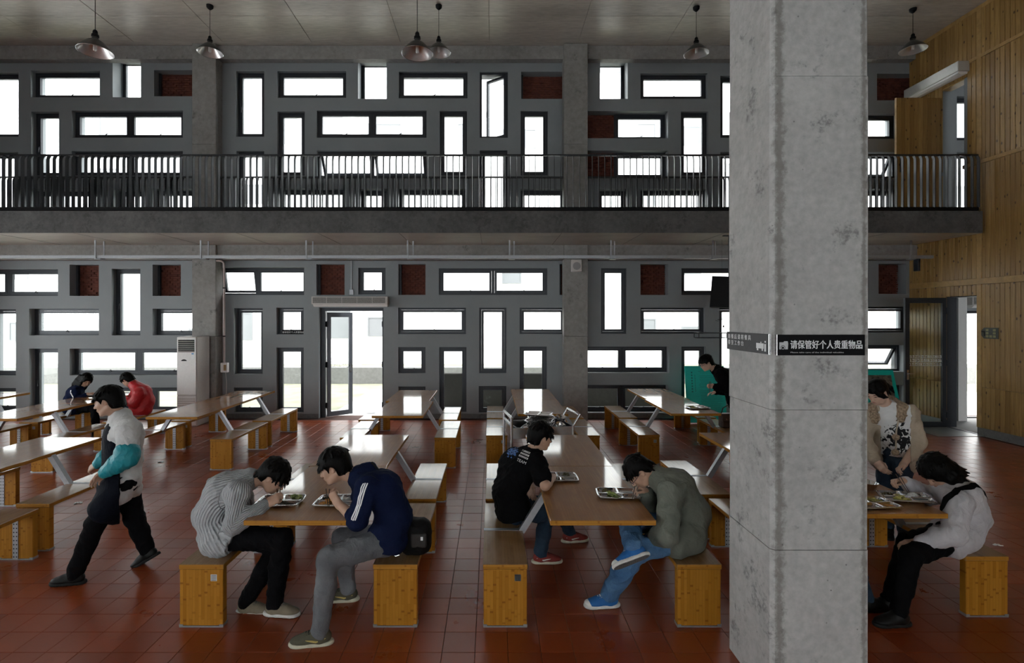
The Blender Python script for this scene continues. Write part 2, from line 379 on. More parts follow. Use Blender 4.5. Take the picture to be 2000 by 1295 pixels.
# --- windows
wn=0
def handle_mb(vertical):
    h=MB()
    if vertical: h.box(-.012,.012,-.018,0,-.03,.03); h.box(-.008,.008,-.03,-.015,-.10,.01)
    else: h.box(-.045,.045,-.014,0,-.012,.012); h.bar((0,-.018,0),(.055,-.03,.035),.012,.012)
    return h
HV=handle_mb(True).mesh('window_handle',FRAME); HH=handle_mb(False).mesh('window_handle',FRAME)
def sash(parent,x0,x1,z0,z1,y,hinge=None,ang=0,handle=None):
    w=.048; cx,cz={'top':((x0+x1)/2,z1),'right':(x1,(z0+z1)/2),'left':(x0,(z0+z1)/2),None:((x0+x1)/2,(z0+z1)/2)}[hinge]
    a,b,c,d=x0-cx,x1-cx,z0-cz,z1-cz
    s=ring(MB(),a,b,c,d,w,-.006,.05).build('window_sash',FRAME,parent); s.location=(cx,y,cz)
    if ang: s.rotation_euler=(ang,0,0) if hinge=='top' else (0,0,ang)
    MB().box(a+w,b-w,.018,.026,c+w,d-w).build('window_pane',GLASS,s)
    if handle=='v': inst('window_handle',HV,s,(a+w/2,-.006,(c+d)/2-.05))
    elif handle=='h': inst('window_handle',HH,s,((a+b)/2+.05*((wn%3)-1),-.006,c+w*.55))
    return s
BRICKP=[]
for (px0,py0,px1,py1,kd,rc),(x0,x1,z0,z1) in zip(OP,holes):
    y=YW+rc
    if kd=='n' or kd=='b':
        bx1=x1 if kd=='n' else x0+(x1-x0)*.42
        # brick infill: real bricks far too small to pick apart, joined
        mb=MB(); bw,bh=.115,.048; r=0; z=z0
        while z<z1-.005:
            x=x0-(bw/2 if r%2 else 0)
            while x<bx1-.005:
                q0,q1=max(x,x0),min(x+bw-.008,bx1)
                if q1-q0>.01: mb.box(q0,q1,y+random.uniform(0,.02),y+.09,z,min(z+bh-.008,z1))
                x+=bw
            z+=bh; r+=1
        mb.box(x0,bx1,y+.05,y+.12,z0,z1)
        tag(mb.build('brick_infill',BRICK,wall_back),kind='stuff')
        if kd=='n': 
            MB().box(x0,x0+.045,y-.05,y,z0,z1).build('niche_frame',FRAME,wall_back)
            continue
        x0=bx1
    wn+=1
    root=ring(MB(),x0,x1,z0,z1,.012 if kd=='x' else .045,y,y+(.02 if kd=='x' else .065))
    if kd=='x':
        if x0<0: root.box(x0,x0+.07,y-.04,y+.02,z0,z1)
        else: root.box(x1-.07,x1,y-.04,y+.02,z0,z1)
    mids=[]
    if kd in('d','do','dt'):
        m=x0+(x1-x0)*(.42 if kd=='dt' else .5); root.box(m-.03,m+.03,y,y+.065,z0+.045,z1-.045); mids=[m]
    root=root.build('window_%d'%wn,FRAME); tag(root,kind='structure')
    i=.047
    if kd=='x': MB().box(x0+.012,x1-.012,y+.006,y+.012,z0+.012,z1-.012).build('window_pane',GLASS,root)
    elif kd in('f','b'): sash(root,x0+i,x1-i,z0+i,z1-i,y+.005,handle='h' if kd!='x' else None)
    elif kd=='v': sash(root,x0+i,x1-i,z0+i,z1-i,y+.005,handle='v')
    elif kd=='vo': sash(root,x0+i,x1-i,z0+i,z1-i,y+.01,'right',-.62,'v')
    else:
        m=mids[0]
        if kd=='do':
            sash(root,x0+i,m-.032,z0+i,z1-i,y+.01,'top',.55,'h'); sash(root,m+.032,x1-i,z0+i,z1-i,y+.01,'top',.55,'h')
        elif kd=='dt':
            sash(root,x0+i,m-.032,z0+i,z1-i,y+.01,'top',.22,'h'); sash(root,m+.032,x1-i,z0+i,z1-i,y+.005,handle='h')
        else:
            sash(root,x0+i,m-.032,z0+i,z1-i,y+.005,handle='h'); sash(root,m+.032,x1-i,z0+i,z1-i,y+.005,handle='h')
# small white notice lettering along the sill of one window
nx,nz=wx(548),wz(649.5)
ob=thing('window_notice','thin black strip with white lettering on a small window sill beside the door','sign',(nx,YW+.085,nz))
MB().box(0,.47,0,.008,-.05,.05).build('strip',BLACKSIGN,ob)
text('lettering','请保管好个人贵重物品',.047,WHITEINK,ob,(.235,-.001,0),align='CENTER')

# --- skirting along the back wall
for k,(a,b) in enumerate(((XL,DOOR[0]),(DOOR[1],XR))):
    tag(MB().box(a,b,YW-.02,YW,0,.10).build('baseboard_back' if k==0 else 'baseboard_back_right',PLINTH),kind='structure')

# --- floor: grout bed with single tiles
floor=tag(MB().box(XL,13,YN,YW+.36,-.12,-.006).build('floor',GROUT),kind='structure')
T=.211
mb=MB(); h=T/2-.0011
mb.add([(-h,-h,-.012),(h,-h,-.012),(h,h,-.012),(-h,h,-.012),(-h,-h,-.0022),(h,-h,-.0022),(h,h,-.0022),(-h,h,-.0022),(-h+.002,-h+.002,0),(h-.002,-h+.002,0),(h-.002,h-.002,0),(-h+.002,h-.002,0)],
  [(0,1,5,4),(1,2,6,5),(2,3,7,6),(3,0,4,7),(4,5,9,8),(5,6,10,9),(6,7,11,10),(7,4,8,11),(8,9,10,11)])
TILEME=mb.mesh('floor_tile',TILE); tv=np.array(mb.v); tf=[tuple(f) for f in mb.f]
cells=[]
for i in range(int(XL/T)+1,int(XR/T)-0):
    for j in range(int(1.0/T),int((YW+.02)/T)):
        cells.append((i*T,j*T))
def seen(c):
    x,y=c
    if y<3.1: return False
    px=960+x/y*1000; py=620+EYE/y*1000
    if not(-20<px<2020 and py<1310): return False
    if 1440<px<1680 and y>2.9: return False
    return True
vis=sorted([c for c in cells if seen(c)],key=lambda c:c[1])[:300]; vs_=set(vis)
for c in vis: inst('floor_tile',TILEME,floor,(c[0],c[1],0),(random.gauss(0,.0015),random.gauss(0,.0015),0))
rest=[c for c in cells if c not in vs_]
def tiles_joined(name,rest):
    n=len(tv); V=np.concatenate([tv+np.array((c[0],c[1],random.uniform(-.0008,.0008))) for c in rest]); F=[tuple(q+k*n for q in f) for k in range(len(rest)) for f in tf]
    me=bpy.data.meshes.new(name); me.from_pydata(V.tolist(),[],F); me.materials.append(TILE)
    return tag(link(bpy.data.objects.new(name,me),floor),kind='stuff')
tiles_joined('floor_tiles_beyond',rest)
MB().box(8.02,XR,9.2,10.1,-.004,.006).build('threshold_stone',SLATE,floor)
MB().box(XR,13,YN,YW,-.004,.004).build('corridor_paving',PAVE,floor)

# --- ceiling of formwork panels
ceil=tag(MB().box(XL,13,YN,YW+.36,ZC+.02,ZC+.25).build('ceiling',CON_C),kind='structure')
pw,pd=1.83,.92
PM=MB().bbox(-pw/2+.004,pw/2-.004,-pd/2+.003,pd/2-.003,0,.03,.004).mesh('ceiling_panel',CON_C)
x=-.96-6*pw
while x<XR+pw:
    y=YW-.3; k=0
    while y>YN:
        xx=min(x,XR-pw/2+.02); inst('ceiling_panel',PM,ceil,(xx,y-pd/2,ZC+random.uniform(-.004,.003))); y-=pd
    x+=pw

# --- beams and columns by the back wall
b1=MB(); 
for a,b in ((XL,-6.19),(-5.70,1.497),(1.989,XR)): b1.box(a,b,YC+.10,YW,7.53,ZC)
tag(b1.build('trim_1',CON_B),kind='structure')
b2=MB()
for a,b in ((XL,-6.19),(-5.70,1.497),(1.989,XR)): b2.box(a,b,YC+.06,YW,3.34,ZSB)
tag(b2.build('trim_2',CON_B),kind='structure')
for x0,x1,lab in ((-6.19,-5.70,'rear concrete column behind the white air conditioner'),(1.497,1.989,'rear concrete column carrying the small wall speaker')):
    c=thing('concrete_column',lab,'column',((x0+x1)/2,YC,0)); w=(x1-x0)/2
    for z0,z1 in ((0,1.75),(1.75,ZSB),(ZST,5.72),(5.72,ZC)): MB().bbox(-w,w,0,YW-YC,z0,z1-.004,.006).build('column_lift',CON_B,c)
# --- balcony
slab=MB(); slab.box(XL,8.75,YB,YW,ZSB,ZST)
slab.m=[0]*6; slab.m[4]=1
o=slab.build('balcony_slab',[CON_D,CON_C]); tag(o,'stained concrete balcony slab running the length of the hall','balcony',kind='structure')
for k in range(14):
    MB().box(-11.8+k*1.45,-11.8+k*1.45+.006,YB+.005,YC,ZSB-.003,ZSB+.001).build('formwork_joint',PLINTH,o)
def railing(y,x0,x1,skip,label,zt):
    r=thing('balcony_railing',label,'railing',(0,y,ZST))
    H=zt-ZST
    segs=[]; a=x0
    for s0,s1 in skip: segs.append((a,s0)); a=s1
    segs.append((a,x1))
    for a,b in segs:
        MB().box(a,b,-.022,.022,H-.028,H).build('handrail',RAIL,r)
        MB().box(a,b,-.03,.03,.012,.075).build('kick_plate',BLACK,r)
    g=.113; prof=[(0,.07),(0,H-.10),(.012,H-.06),(.03,H-.035),(.03,H-.02)]
    bm=MB(); w,t=.030,.005; ca,sa=math.cos(1.45),math.sin(1.45)
    for i in range(len(prof)-1):
        (y0,z0),(y1,z1)=prof[i],prof[i+1]; vs=[]
        for yy,zz in ((y0,z0),(y1,z1)):
            for u,v in ((-w,-t),(w,-t),(w,t),(-w,t)): vs.append((u*ca-v*sa,-yy*0+u*sa+v*ca+ (yy-.03 if True else 0),zz))
        bm.add(vs,[(0,1,5,4),(1,2,6,5),(2,3,7,6),(3,0,4,7),(0,3,2,1),(4,5,6,7)])
    me=bm.mesh('baluster',RAIL)
    k=0
    for a,b in segs:
        n=int((b-a)/g)
        for i in range(n+1):
            inst('baluster',me,r,(a+.03+i*g,0,0))
    return r
railing(YB+.05,-11.0,8.70,[],'long dark metal railing along the front edge of the balcony',5.058)
railing(YC+.12,-11.0,8.70,[(-6.19,-5.70),(1.497,1.989)],'shorter dark guard railing close to the upper windows, behind the front railing',EYE+.275*(YC+.12)-.0)
# --- cable tray hung under the balcony
ty,tz=10.05,EYE+.118*10.05
t=thing('cable_tray','long galvanised cable tray hung beneath the balcony slab','cable tray',(0,ty,tz))
hx=[(p-960)*ty/1000 for p in (190,395,600,797,995,1192,1390,1580,1775)]
e=[-10.3]+hx+[8.65]
for a,b in zip(e[:-1],e[1:]):
    m=MB(); m.box(a+.01,b-.004,-.04,-.034,-.03,.03); m.box(a+.01,b-.004,.034,.04,-.03,.03); m.box(a+.01,b-.004,-.034,.034,-.03,-.025); m.build('tray_section',GALV,t)
for q in hx:
    m=MB(); m.box(q-.014,q+.014,-.06,-.045,-.045,ZSB-tz); m.box(q+.08,q+.105,.045,.06,-.045,ZSB-tz); m.box(q-.014,q+.105,-.06,.06,-.05,-.038); m.build('tray_hanger',GALV,t)

# --- timber wall on the right with its two doorways
D_LO=(9.33,10.0,0.,2.54); D_UP=(9.61,10.1,ZST,6.62)
wr=wall_with_holes('wall_right','x',YN,YW,0,ZC,XR,XR+.2,[D_LO,D_UP],WALL)
cache={}
def board(y0,z0,z1):
    L=round(z1-z0,3)
    if L<.04: return
    if L not in cache: cache[L]=MB().bbox(-.022,0,.0025,.0855,0,L-.002,.005).mesh('timber_board',PLANK)
    inst('timber_board',cache[L],wr,(XR,y0,z0))
def pieces(spans,y):
    for z0,z1 in spans:
        cut=[(z0,z1)]
        for (a,b,c,d) in (D_LO,D_UP):
            if a-.044<y+.044 and y+.044<b:
                n=[]
                for p,q in cut:
                    if q<=c or p>=d: n.append((p,q))
                    else:
                        if p<c: n.append((p,c))
                        if q>d: n.append((d,q))
                cut=n
        for p,q in cut: board(y,p,q)
y=YW-.09
while y>6.7:
    pieces(((.145,.88),(.88,2.74),(2.85,4.92),(4.99,6.84),(6.90,ZC-.01)),y); y-=.088
MB().box(XR-.012,XR,YN,6.7,.145,ZC).build('timber_cladding_beyond',PLANK,wr)
MB().box(XR-.004,XR,YN,9.33,0,.145).build('baseboard',PLINTH,wr)
for z0,z1 in ((2.74,2.85),(4.92,4.99),(6.84,6.90)): 
    MB().bbox(XR-.035,XR,6.7,9.61 if z0>4 else 10.83,z0,z1,.004).build('timber_trim',PLANKT,wr)
MB().bbox(XR-.034,XR,9.24,9.33,.145,ZC-.01,.004).build('timber_trim',PLANKT,wr)
MB().bbox(XR-.03,XR,6.7,YW-.01,ZC-.09,ZC-.01,.004).build('timber_trim',PLANKT,wr)
MB().box(XR-.01,XR+.2,9.60,10.1,6.60,6.62).build('door_head',PLANKT,wr)
# doorway leading out beyond the timber wall
o=ring(MB(),DOOR2[0],DOOR2[1],-.04,DOOR2[3],.055,YW+.08,YW+.16).build('door_frame',FRAME,wall_back)
PALEIN=plain('white_corridor_paint',(.7,.7,.69),.7,var=.02); tag(MB().box(12.9,13.,YN,YW,0,ZC).build('wall_corridor',PALEIN),kind='structure')
tag(MB().box(XR+.2,12.9,YN,YW,ZSB-.1,ZST).build('ceiling_corridor',PALEIN),kind='structure')
MB().box(9.62,9.80,10.55,YW-.01,0,2.6).build('corridor_jamb',PALEIN,wall_back)

# --- far side of the hall: walls with tall windows behind and to the left of the camera
gl=[]
for k in range(4): gl.append((-11+k*4.9,-11+k*4.9+2.3,.9,3.0))
wf=wall_with_holes('wall_front','y',XL,XR,0,ZC,YN-.3,YN,gl,WALL)
gl2=[]
for k in range(3): gl2.append((-3.8+k*4.6,-3.8+k*4.6+3.3,.5,3.0))
wl=wall_with_holes('wall_left','x',YN,YW,0,ZC,XL-.3,XL,gl2,WALL)
for (a,b,c,d) in gl:
    wn+=1; r=ring(MB(),a,b,c,d,.07,YN-.2,YN-.1); r.box((a+b)/2-.035,(a+b)/2+.035,YN-.2,YN-.1,c+.07,d-.07)
    r=tag(r.build('window_%d'%wn,FRAME),kind='structure'); MB().box(a+.07,b-.07,YN-.16,YN-.15,c+.07,d-.07).build('window_pane',GLASS,r)
for (a,b,c,d) in gl2:
    wn+=1; r=MB().box(XL-.2,XL-.1,a,b,c,c+.07).box(XL-.2,XL-.1,a,b,d-.07,d).box(XL-.2,XL-.1,a,a+.07,c,d).box(XL-.2,XL-.1,b-.07,b,c,d).box(XL-.2,XL-.1,(a+b)/2-.035,(a+b)/2+.035,c,d)
    r=tag(r.build('window_%d'%wn,FRAME),kind='structure'); MB().box(XL-.16,XL-.15,a+.07,b-.07,c+.07,d-.07).build('window_pane',GLASS,r)

# --- the big concrete pillar in front
def pillar():
    p=thing('concrete_pillar','massive square raw concrete pillar in the foreground carrying a black sign','pillar',(1.798,3.076,0))
    for z0,z1,e in ((0,.86,.002),(.86,1.632,.0),(1.632,3.47,.003),(3.47,ZC,.0)):
        w=.256+e; c=.020
        n=14; v=w+.022; poly=[(-w+c,-w),(v-c*.5,-w),(v,-w+c*.5),(v,w-c),(v-c,w),(-w+c,w),(-w,w-c),(-w,-w+c)]
        MB().prism(poly,z0,z1-.003).build('pillar_lift',CON,p)
    return p
pillar()
YP=3.076-.259
s=thing('pillar_sign','black sign with white lettering and camera symbol on the pillar front','sign',(0,YP-.012,0))
x0,x1=(1515.5-960)*YP/1000,(1686.5-960)*YP/1000; z1=EYE+(620-653.5)*YP/1000; z0=EYE+(620-693.8)*YP/1000
MB().bbox(x0,x1,0,.011,z0,z1,.001).build('panel',BLACKSIGN,s)
MB().box(x0-.003,x0,-.001,.011,z0,z1).build('edge_strip',STEEL,s)
zc=z0+(z1-z0)*.47
t=text('lettering','请保管好个人贵重物品',.0500,WHITEINK,s,(x0+.071,-.001,zc+.002),sx=.795,off=.0)
for q in (-.0008,.0008): text('lettering','请保管好个人贵重物品',.0500,WHITEINK,s,(x0+.071+q,-.0008,zc+.002+q*.6),sx=.795)
text('small_lettering','Please take care of the individual valuables',.0098,GREYINK,s,(x0+.072,-.001,z0+.016),sx=1.75)
cb=MB(); cx=x0+.035
cb.prism([(cx-.023,zc-.020),(cx+.023,zc-.020),(cx+.025,zc+.012),(cx+.022,zc+.024),(cx+.004,zc+.024),(cx-.001,zc+.018),(cx-.023,zc+.018)],-.0012,0,'y'); cb.build('camera_symbol',GREYINK,s)
lens=MB(); lens.prism([(cx-.004+.0125*math.cos(a),zc-.011+.0125*math.sin(a)) for a in np.linspace(0,2*math.pi,20,endpoint=False)],-.0018,0,'y'); lens.build('camera_lens_ring',BLACKSIGN,s)
lens=MB(); lens.prism([(cx-.004+.0098*math.cos(a),zc-.011+.0098*math.sin(a)) for a in np.linspace(0,2*math.pi,20,endpoint=False)],-.0024,0,'y'); lens.build('camera_lens',GREYINK,s)
lens=MB(); lens.prism([(cx-.005+.0062*math.cos(a),zc-.012+.0062*math.sin(a)) for a in np.linspace(0,2*math.pi,20,endpoint=False)],-.003,0,'y'); lens.build('camera_lens_glass',BLACKSIGN,s)
XP=1.798-.259
s=thing('pillar_side_sign','grey sign with two rows of white characters on the pillar side','sign',(XP-.009,3.076,0))
z1=EYE+(620-652.8)*2.814/1000; z0=EYE+(620-692.7)*2.814/1000
SGREY=plain('grey_sign_acrylic',(.10,.103,.107),.65,var=.05,spec=.15)
MB().bbox(0,.008,-.255,.253,z0,z1,.001).build('panel',SGREY,s)
MB().box(-.001,.008,-.255,-.249,z0,z1).build('edge_strip',STEEL,s)
R=(math.pi/2,0,-math.pi/2)
text('lettering','用 餐 后 请 将 餐 具',.033,WHITEINK,s,(-.001,.235,z1-.030),R,sx=1.02)
text('lettering','带 至 工 作 台',.033,WHITEINK,s,(-.001,.235,z1-.068),R,sx=1.02)
c=MB(); yb,zb=-.17,z0+.022
c.box(-.0012,0,yb-.028,yb+.052,zb+.006,zb+.036); c.box(-.0012,0,yb+.03,yb+.045,zb-.006,zb+.006); c.box(-.0012,0,yb-.02,yb-.008,zb-.006,zb+.006); c.box(-.0012,0,yb-.052,yb-.036,zb-.008,zb+.034); c.box(-.0012,0,yb-.004,yb+.006,zb+.038,zb+.044)
c.prism([(yb-.045+.006*math.cos(a),zb+.046+.006*math.sin(a)) for a in np.linspace(0,2*math.pi,14,endpoint=False)],-.0012,0,'x'); c.build('trolley_symbol',WHITEINK,s)

# ================================================================ OUTSIDE
tag(MB().box(-60,60,YW+.36,80,-.30,-.05).build('ground_lawn',GRASS),kind='structure')
o=MB().box(-3.6,-.8,YW+.36,15.5,-.06,-.03); o.box(-30,30,YW+.36,YW+1.1,-.06,-.028); tag(o.build('ground_path',PAVE),kind='structure')
tag(MB().box(8.9,14,YW+.36,22,-.06,-.026).build('ground_path_right',PAVE),kind='structure')
tag(MB().bbox(-40,16,16.9,17.2,-.1,.50,.02).build('garden_wall',concrete('pale_garden_concrete',(.17,.17,.165),(.24,.24,.235),scale=.8)),'low pale concrete garden wall across the lawn','wall')
tag(MB().bbox(-2.25,4.4,12.3,12.5,-.1,.80,.02).build('reflection_backdrop',concrete('dark_reflection_tone',(.02,.02,.018),(.04,.036,.03),scale=1)),'added dark low block outside the middle windows, imitating their dark glass reflection','wall')  # added block, stands in for the dark reflection in the lower middle panes
bd=thing('white_building','white rendered campus building across the lawn, seen through the windows','building',(0,24,0))
MB().box(-45,40,0,8,-.2,16).build('facade_wall',PALE,bd)
rr=random.Random(3)
for i in range(-20,18):
    x=i*2.1
    if i%3==0: MB().bbox(x-.25,x+.25,-.25,0,-.1,16,.02).build('pilaster',PALE,bd)
    for fl in range(5):
        if rr.random()<.45:
            w=rr.choice((.9,.9,1.6)); hh=rr.choice((1.3,.9,2.1)); zz=.9+fl*3.1+rr.uniform(-.3,.4)
            f=ring(MB(),x+.5,x+.5+w,zz,zz+hh,.06,-.04,.03).build('building_window',PALE2,bd); MB().box(x+.56,x+.44+w,-.02,0,zz+.06,zz+hh-.06).build('pane',PALE2,f)
# ================================================================ PICNIC TABLES (table with two fixed benches)
TH,BH=.751,.434
def make_unit():
    u=thing('picnic_table','x','table')
    tt=MB().bbox(-.3625,.3625,-.638,.638,TH-.036,TH,.003)
    # faces: 0,1 = -x,+x / -y,+y / z ; top darker varnish, edges lighter boards
    tt.m=[1 if i in(0,1,2,3) else 0 for i in range(len(tt.f))]
    tt.build('tabletop',[BAM_T,BAM_X],u)
    for s in (-1,1):
        MB().bar((s*.525,-.02,BH-.012),(s*.342,-.02,TH-.036),.05,.05,(0,1,0)).build('strut',GALV,u)
        b=MB().bbox(-.155,.155,-.585,.585,-.034,0,.003); b.m=[1 if i in(0,1,2,3) else 0 for i in range(len(b.f))]
        b=b.build('bench',[BAM_S,BAM_X],u); b.location=(s*.67,-.02,BH)
        MB().box(-.156,.156,-.022,.022,.0005,.0025).build('seat_strip',GALV,b)
        for e in (-1,1):
            MB().bbox(-.150,.150,-.026,.026,0,.388,.003).build('end_board',BAM_E,b).location=(0,e*.556,-.424)
            MB().box(-.024,.024,-.004,.004,0,.388).build('perforated_strip',PERF,b).location=(0,e*(.556-.026-.002),-.424)
            fc=MB().box(-.152,.152,-.03,.03,0,.010); 
            for q in (-1,1): fc.box(q*.139-.014,q*.139+.014,-.03,.03,.010,.020)
            fc.build('foot_plate',GALV,b).location=(0,e*.556,-BH)
    return u
U0=make_unit(); usedU=[False]
def unit(xc,yf,label,rz=0.,sticker=(),dx=(0,0)):
    if usedU[0]: u=copy_tree(U0)
    else: u=U0; usedU[0]=True
    u.location=(xc,yf+.64,0); u.rotation_euler=(0,0,rz); u['label']=label; u['group']='bamboo picnic tables in the dining hall'
    bs=[c for c in u.children if c.name.startswith('bench')]
    for b,d in zip(bs,dx): b.location.x+=d
    for k in sticker:
        st=MB().box(.065,.108,-.5838,-.5825,-.115,-.070)
        st=st.build('inventory_sticker',GREYINK,bs[k])
        for i in range(4): MB().box(.069,.104,-.5844,-.5837,-.111+i*.0105,-.106+i*.0105).build('sticker_print',GREYP2,st)
    return u
GREYP2=plain('sticker_lines',(.2,.2,.2),.6)
L=1.28
unit(-1.335,3.50,'bamboo picnic table where the grey sweater and navy hoodie diners sit, front of its row',sticker=(0,))
unit(-1.345,3.50+L,'bamboo picnic table directly behind the navy hoodie diner, bare glossy top')
unit(-1.33,7.23,'bamboo picnic table in front of the open glass door, nearer of two')
unit(-1.40,7.23+L,'bamboo picnic table nearest the open glass door, far one of two')
unit(.765,3.50,'bamboo picnic table where the black shirt and green jacket diners sit',sticker=(0,))
unit(.768,3.50+L,'bamboo picnic table between the seated black shirt diner and the steel trolley')
unit(.745,7.37,'bamboo picnic table just behind the steel trolley',sticker=(0,))
unit(.742,7.37+L,'bamboo picnic table closest to the back wall in the trolley row')
unit(2.87,3.62,'bamboo picnic table right of the pillar where the white shirt diner eats')
unit(2.865,3.62+L,'bamboo picnic table half hidden behind the pillar, beside the cardigan woman',dx=(-.03,0))
unit(2.96,7.40,'bamboo picnic table holding one food plate beside the standing man in black',sticker=(0,))
unit(3.0,7.40+L,'bamboo picnic table nearest the teal notice board')
unit(-4.87,3.37,'bamboo picnic table cut off by the left picture edge, nearest of its row')
unit(-4.87,3.37+L,'bamboo picnic table beside the walking man, its top ending near his shoulder')
unit(-4.465,7.14,'bamboo picnic table just right of the walking man, empty benches')
unit(-4.465,7.14+L,'bamboo picnic table in front of the white air conditioner')
unit(-6.87,7.02,'bamboo picnic table in front of the red jacket couple, nearer unit')
unit(-6.87,7.02+L,'bamboo picnic table where the red jacket diner and long haired girl sit')
unit(-8.9,6.92,'bamboo picnic table at the far left edge, nearer unit mostly out of frame')
unit(-8.9,6.92+L,'bamboo picnic table at the far left edge below the low windows')

# ================================================================ LAMPS
SHADE=plain('dark_enamel',(.022,.024,.022),.35,var=.1)
INNER=plain('silver_reflector',(.62,.60,.60),.30,.65,var=.04)
BULB=plain('frosted_tube',(.85,.85,.84),.3,var=.02)
def make_lamp():
    l=thing('pendant_lamp','x','lamp')
    r=.217
    out=[(.030,.215),(.036,.205),(.040,.175),(.062,.160),(.10,.135),(.15,.085),(.19,.040),(.212,.010),(r,0)]
    MB().lathe(out,36).build('shade',SHADE,l,True)
    inn=[(a-.004,z-.004) for a,z in out[2:-1]]+[(r-.001,-.0005)]
    MB().lathe([(.001,.172)]+inn,36).build('reflector',INNER,l,True)
    rm=MB(); n=36; rm.tube([(r*math.cos(2*math.pi*k/n),r*math.sin(2*math.pi*k/n),0) for k in range(n+1)],.0035,6,False); rm.build('rim',STEEL,l,True)
    MB().lathe([(.001,.30),(.020,.298),(.030,.28),(.032,.245),(.044,.235),(.046,.205),(.03,.200)],20).build('socket',BLACK,l,True)
    b=MB(); b.lathe([(.001,.13),(.022,.13),(.022,.10),(.001,.10)],14)
    for k in range(3):
        a=2*math.pi*k/3; c,s=math.cos(a),math.sin(a); x,y=.016*c,.016*s; tx,ty=-s*.009,c*.009
        b.tube([(x+tx,y+ty,.10),(x+tx,y+ty,.028),(x+tx*.5,y+ty*.5,.016),(x-tx*.5,y-ty*.5,.016),(x-tx,y-ty,.028),(x-tx,y-ty,.10)],.0058,7)
    b.build('energy_saving_bulb',BULB,l,True)
    return l
L0=make_lamp(); usedL=[False]
def lamp(px,py,y,label):
    p=at(px,py,y)
    if usedL[0]: l=copy_tree(L0)
    else: l=L0; usedL[0]=True
    l.location=p; l['label']=label; l['group']='pendant lamps under the concrete ceiling'
    MB().tube([(0,0,.295),(0,0,ZC-p.z-.03)],.0045,6).build('cord',BLACK,l)
    MB().lathe([(.001,ZC-p.z-.085),(.02,ZC-p.z-.08),(.055,ZC-p.z-.045),(.06,ZC-p.z-.004),(.001,ZC-p.z-.002)],18).build('ceiling_rose',BLACK,l,True)
lamp(186,101,7.1,'large dark pendant lamp hanging at the far left of the picture')
lamp(410,103,9.3,'dark pendant lamp in front of the left rear column')
lamp(815,105,7.1,'lower hung dark pendant lamp at the centre, overlapping another')
lamp(857,103,9.3,'smaller dark pendant lamp half hidden behind the central one')
lamp(1360,105,9.35,'dark pendant lamp just left of the big pillar')
lamp(1783,98,9.4,'dark pendant lamp beside the timber wall')

# ================================================================ ENTRANCE DOOR
x0,x1,_,zt=DOOR; fy=YW+.10
df=MB(); df.box(x0,x0+.10,fy,fy+.10,0,zt); df.box(x1-.045,x1,fy,fy+.10,0,zt); df.box(x0+.10,x1-.045,fy,fy+.10,zt-.07,zt)
tag(df.build('door_1',FRAME),kind='structure')
DOORM=plain('blue_grey_door_metal',(.12,.13,.15),.4,.3,var=.05)
def leaf(name,label,w,h,loc,rz,mirror=1,frame=DOORM,gm=GLASS,side_handle=True):
    o=thing(name,label,'door',loc,rz); m=mirror
    X=lambda a,b:(min(a*m,b*m),max(a*m,b*m))
    f=MB(); f.box(*X(0,.075),-.022,.022,.01,h); f.box(*X(w-.085,w),-.022,.022,.01,h); f.box(*X(.075,w-.085),-.022,.022,.01,.11); f.box(*X(.075,w-.085),-.022,.022,h-.10,h)
    f.build('door_frame',frame,o)
    MB().box(*X(.075,w-.085),-.004,.004,.11,h-.10).build('door_pane',gm,o)
    fl=MB(); rr=random.Random(5)
    for r in range(3):
        z=h*.475+r*.075; a=.085
        while a<w-.12:
            q=rr.uniform(.02,.06); fl.box(*X(a,a+q),-.0055,-.0045,z,z+.008); fl.box(*X(a,a+q*.8),-.0055,-.0045,z+.045,z+.053)
            fl.box(*X(a,a+.007),-.0055,-.0045,z,z+.05); fl.box(*X(a+q*.5,a+q*.5+.006),-.0055,-.0045,z+.02,z+.05); a+=q+.012
    fl.build('lattice_film',WHITEINK,o)
    hd=MB(); hx=(w-.045)*m; hd.box(hx-.02,hx+.02,-.03,-.022,.93,1.12); hd.bar((hx,-.045,1.05),(hx-.11*m,-.05,1.05),.018,.018); hd.box(hx-.008,hx+.008,-.05,-.03,1.04,1.06); hd.build('door_handle',STEEL,o)
    for z in (.25,h*.5,h-.25): MB().box(*X(-.022,.006),-.03,.03,z-.06,z+.06).build('hinge',FRAME,o)
    return o
leaf('glass_door_leaf','grey framed glass door leaf standing ajar in the bright entrance',.57,zt-.10,(x0+.128,fy+.05,0),math.radians(40))
leaf('glass_door_leaf','grey framed glass door leaf swung right back outside the entrance',.57,zt-.10,(x1-.05,fy+.13,0),math.radians(-95),-1)
def air_curtain(label,x0,x1,y0,z0,z1,cat='air curtain'):
    o=thing('air_curtain',label,cat,(0,y0,0))
    MB().bbox(x0,x1,0,YW-y0-.004,z0+.05,z1,.008).build('housing',GREYP,o)
    MB().box(x0+.03,x1-.05,-.004,.002,z0+.075,z1-.02).build('intake_grille',plain('dark_mesh',(.22,.21,.20),.7,var=.3,scale=90),o)
    p=MB(); p.prism([(0.0,z0+.05),(.05,z0),(.16,z0),(YW-y0-.004,z0+.05)],x0+.03,x1-.01,'x'); p.build('outlet_vane',WHITEP,o)
    for k in range(1,5): 
        xx=x0+(x1-x0)*k/5; MB().box(xx-.004,xx+.004,-.007,-.003,z0+.075,z1-.02).build('grille_bar',GREYP,o)
    return o
air_curtain('grey air curtain unit mounted above the entrance door',at(608,600,10.66).x,at(757,600,10.66).x,10.66,at(0,599,10.66).z,at(0,579,10.66).z)
air_curtain('small air curtain over the exit beyond the right doorway',9.98,10.9,10.62,2.34,2.58)
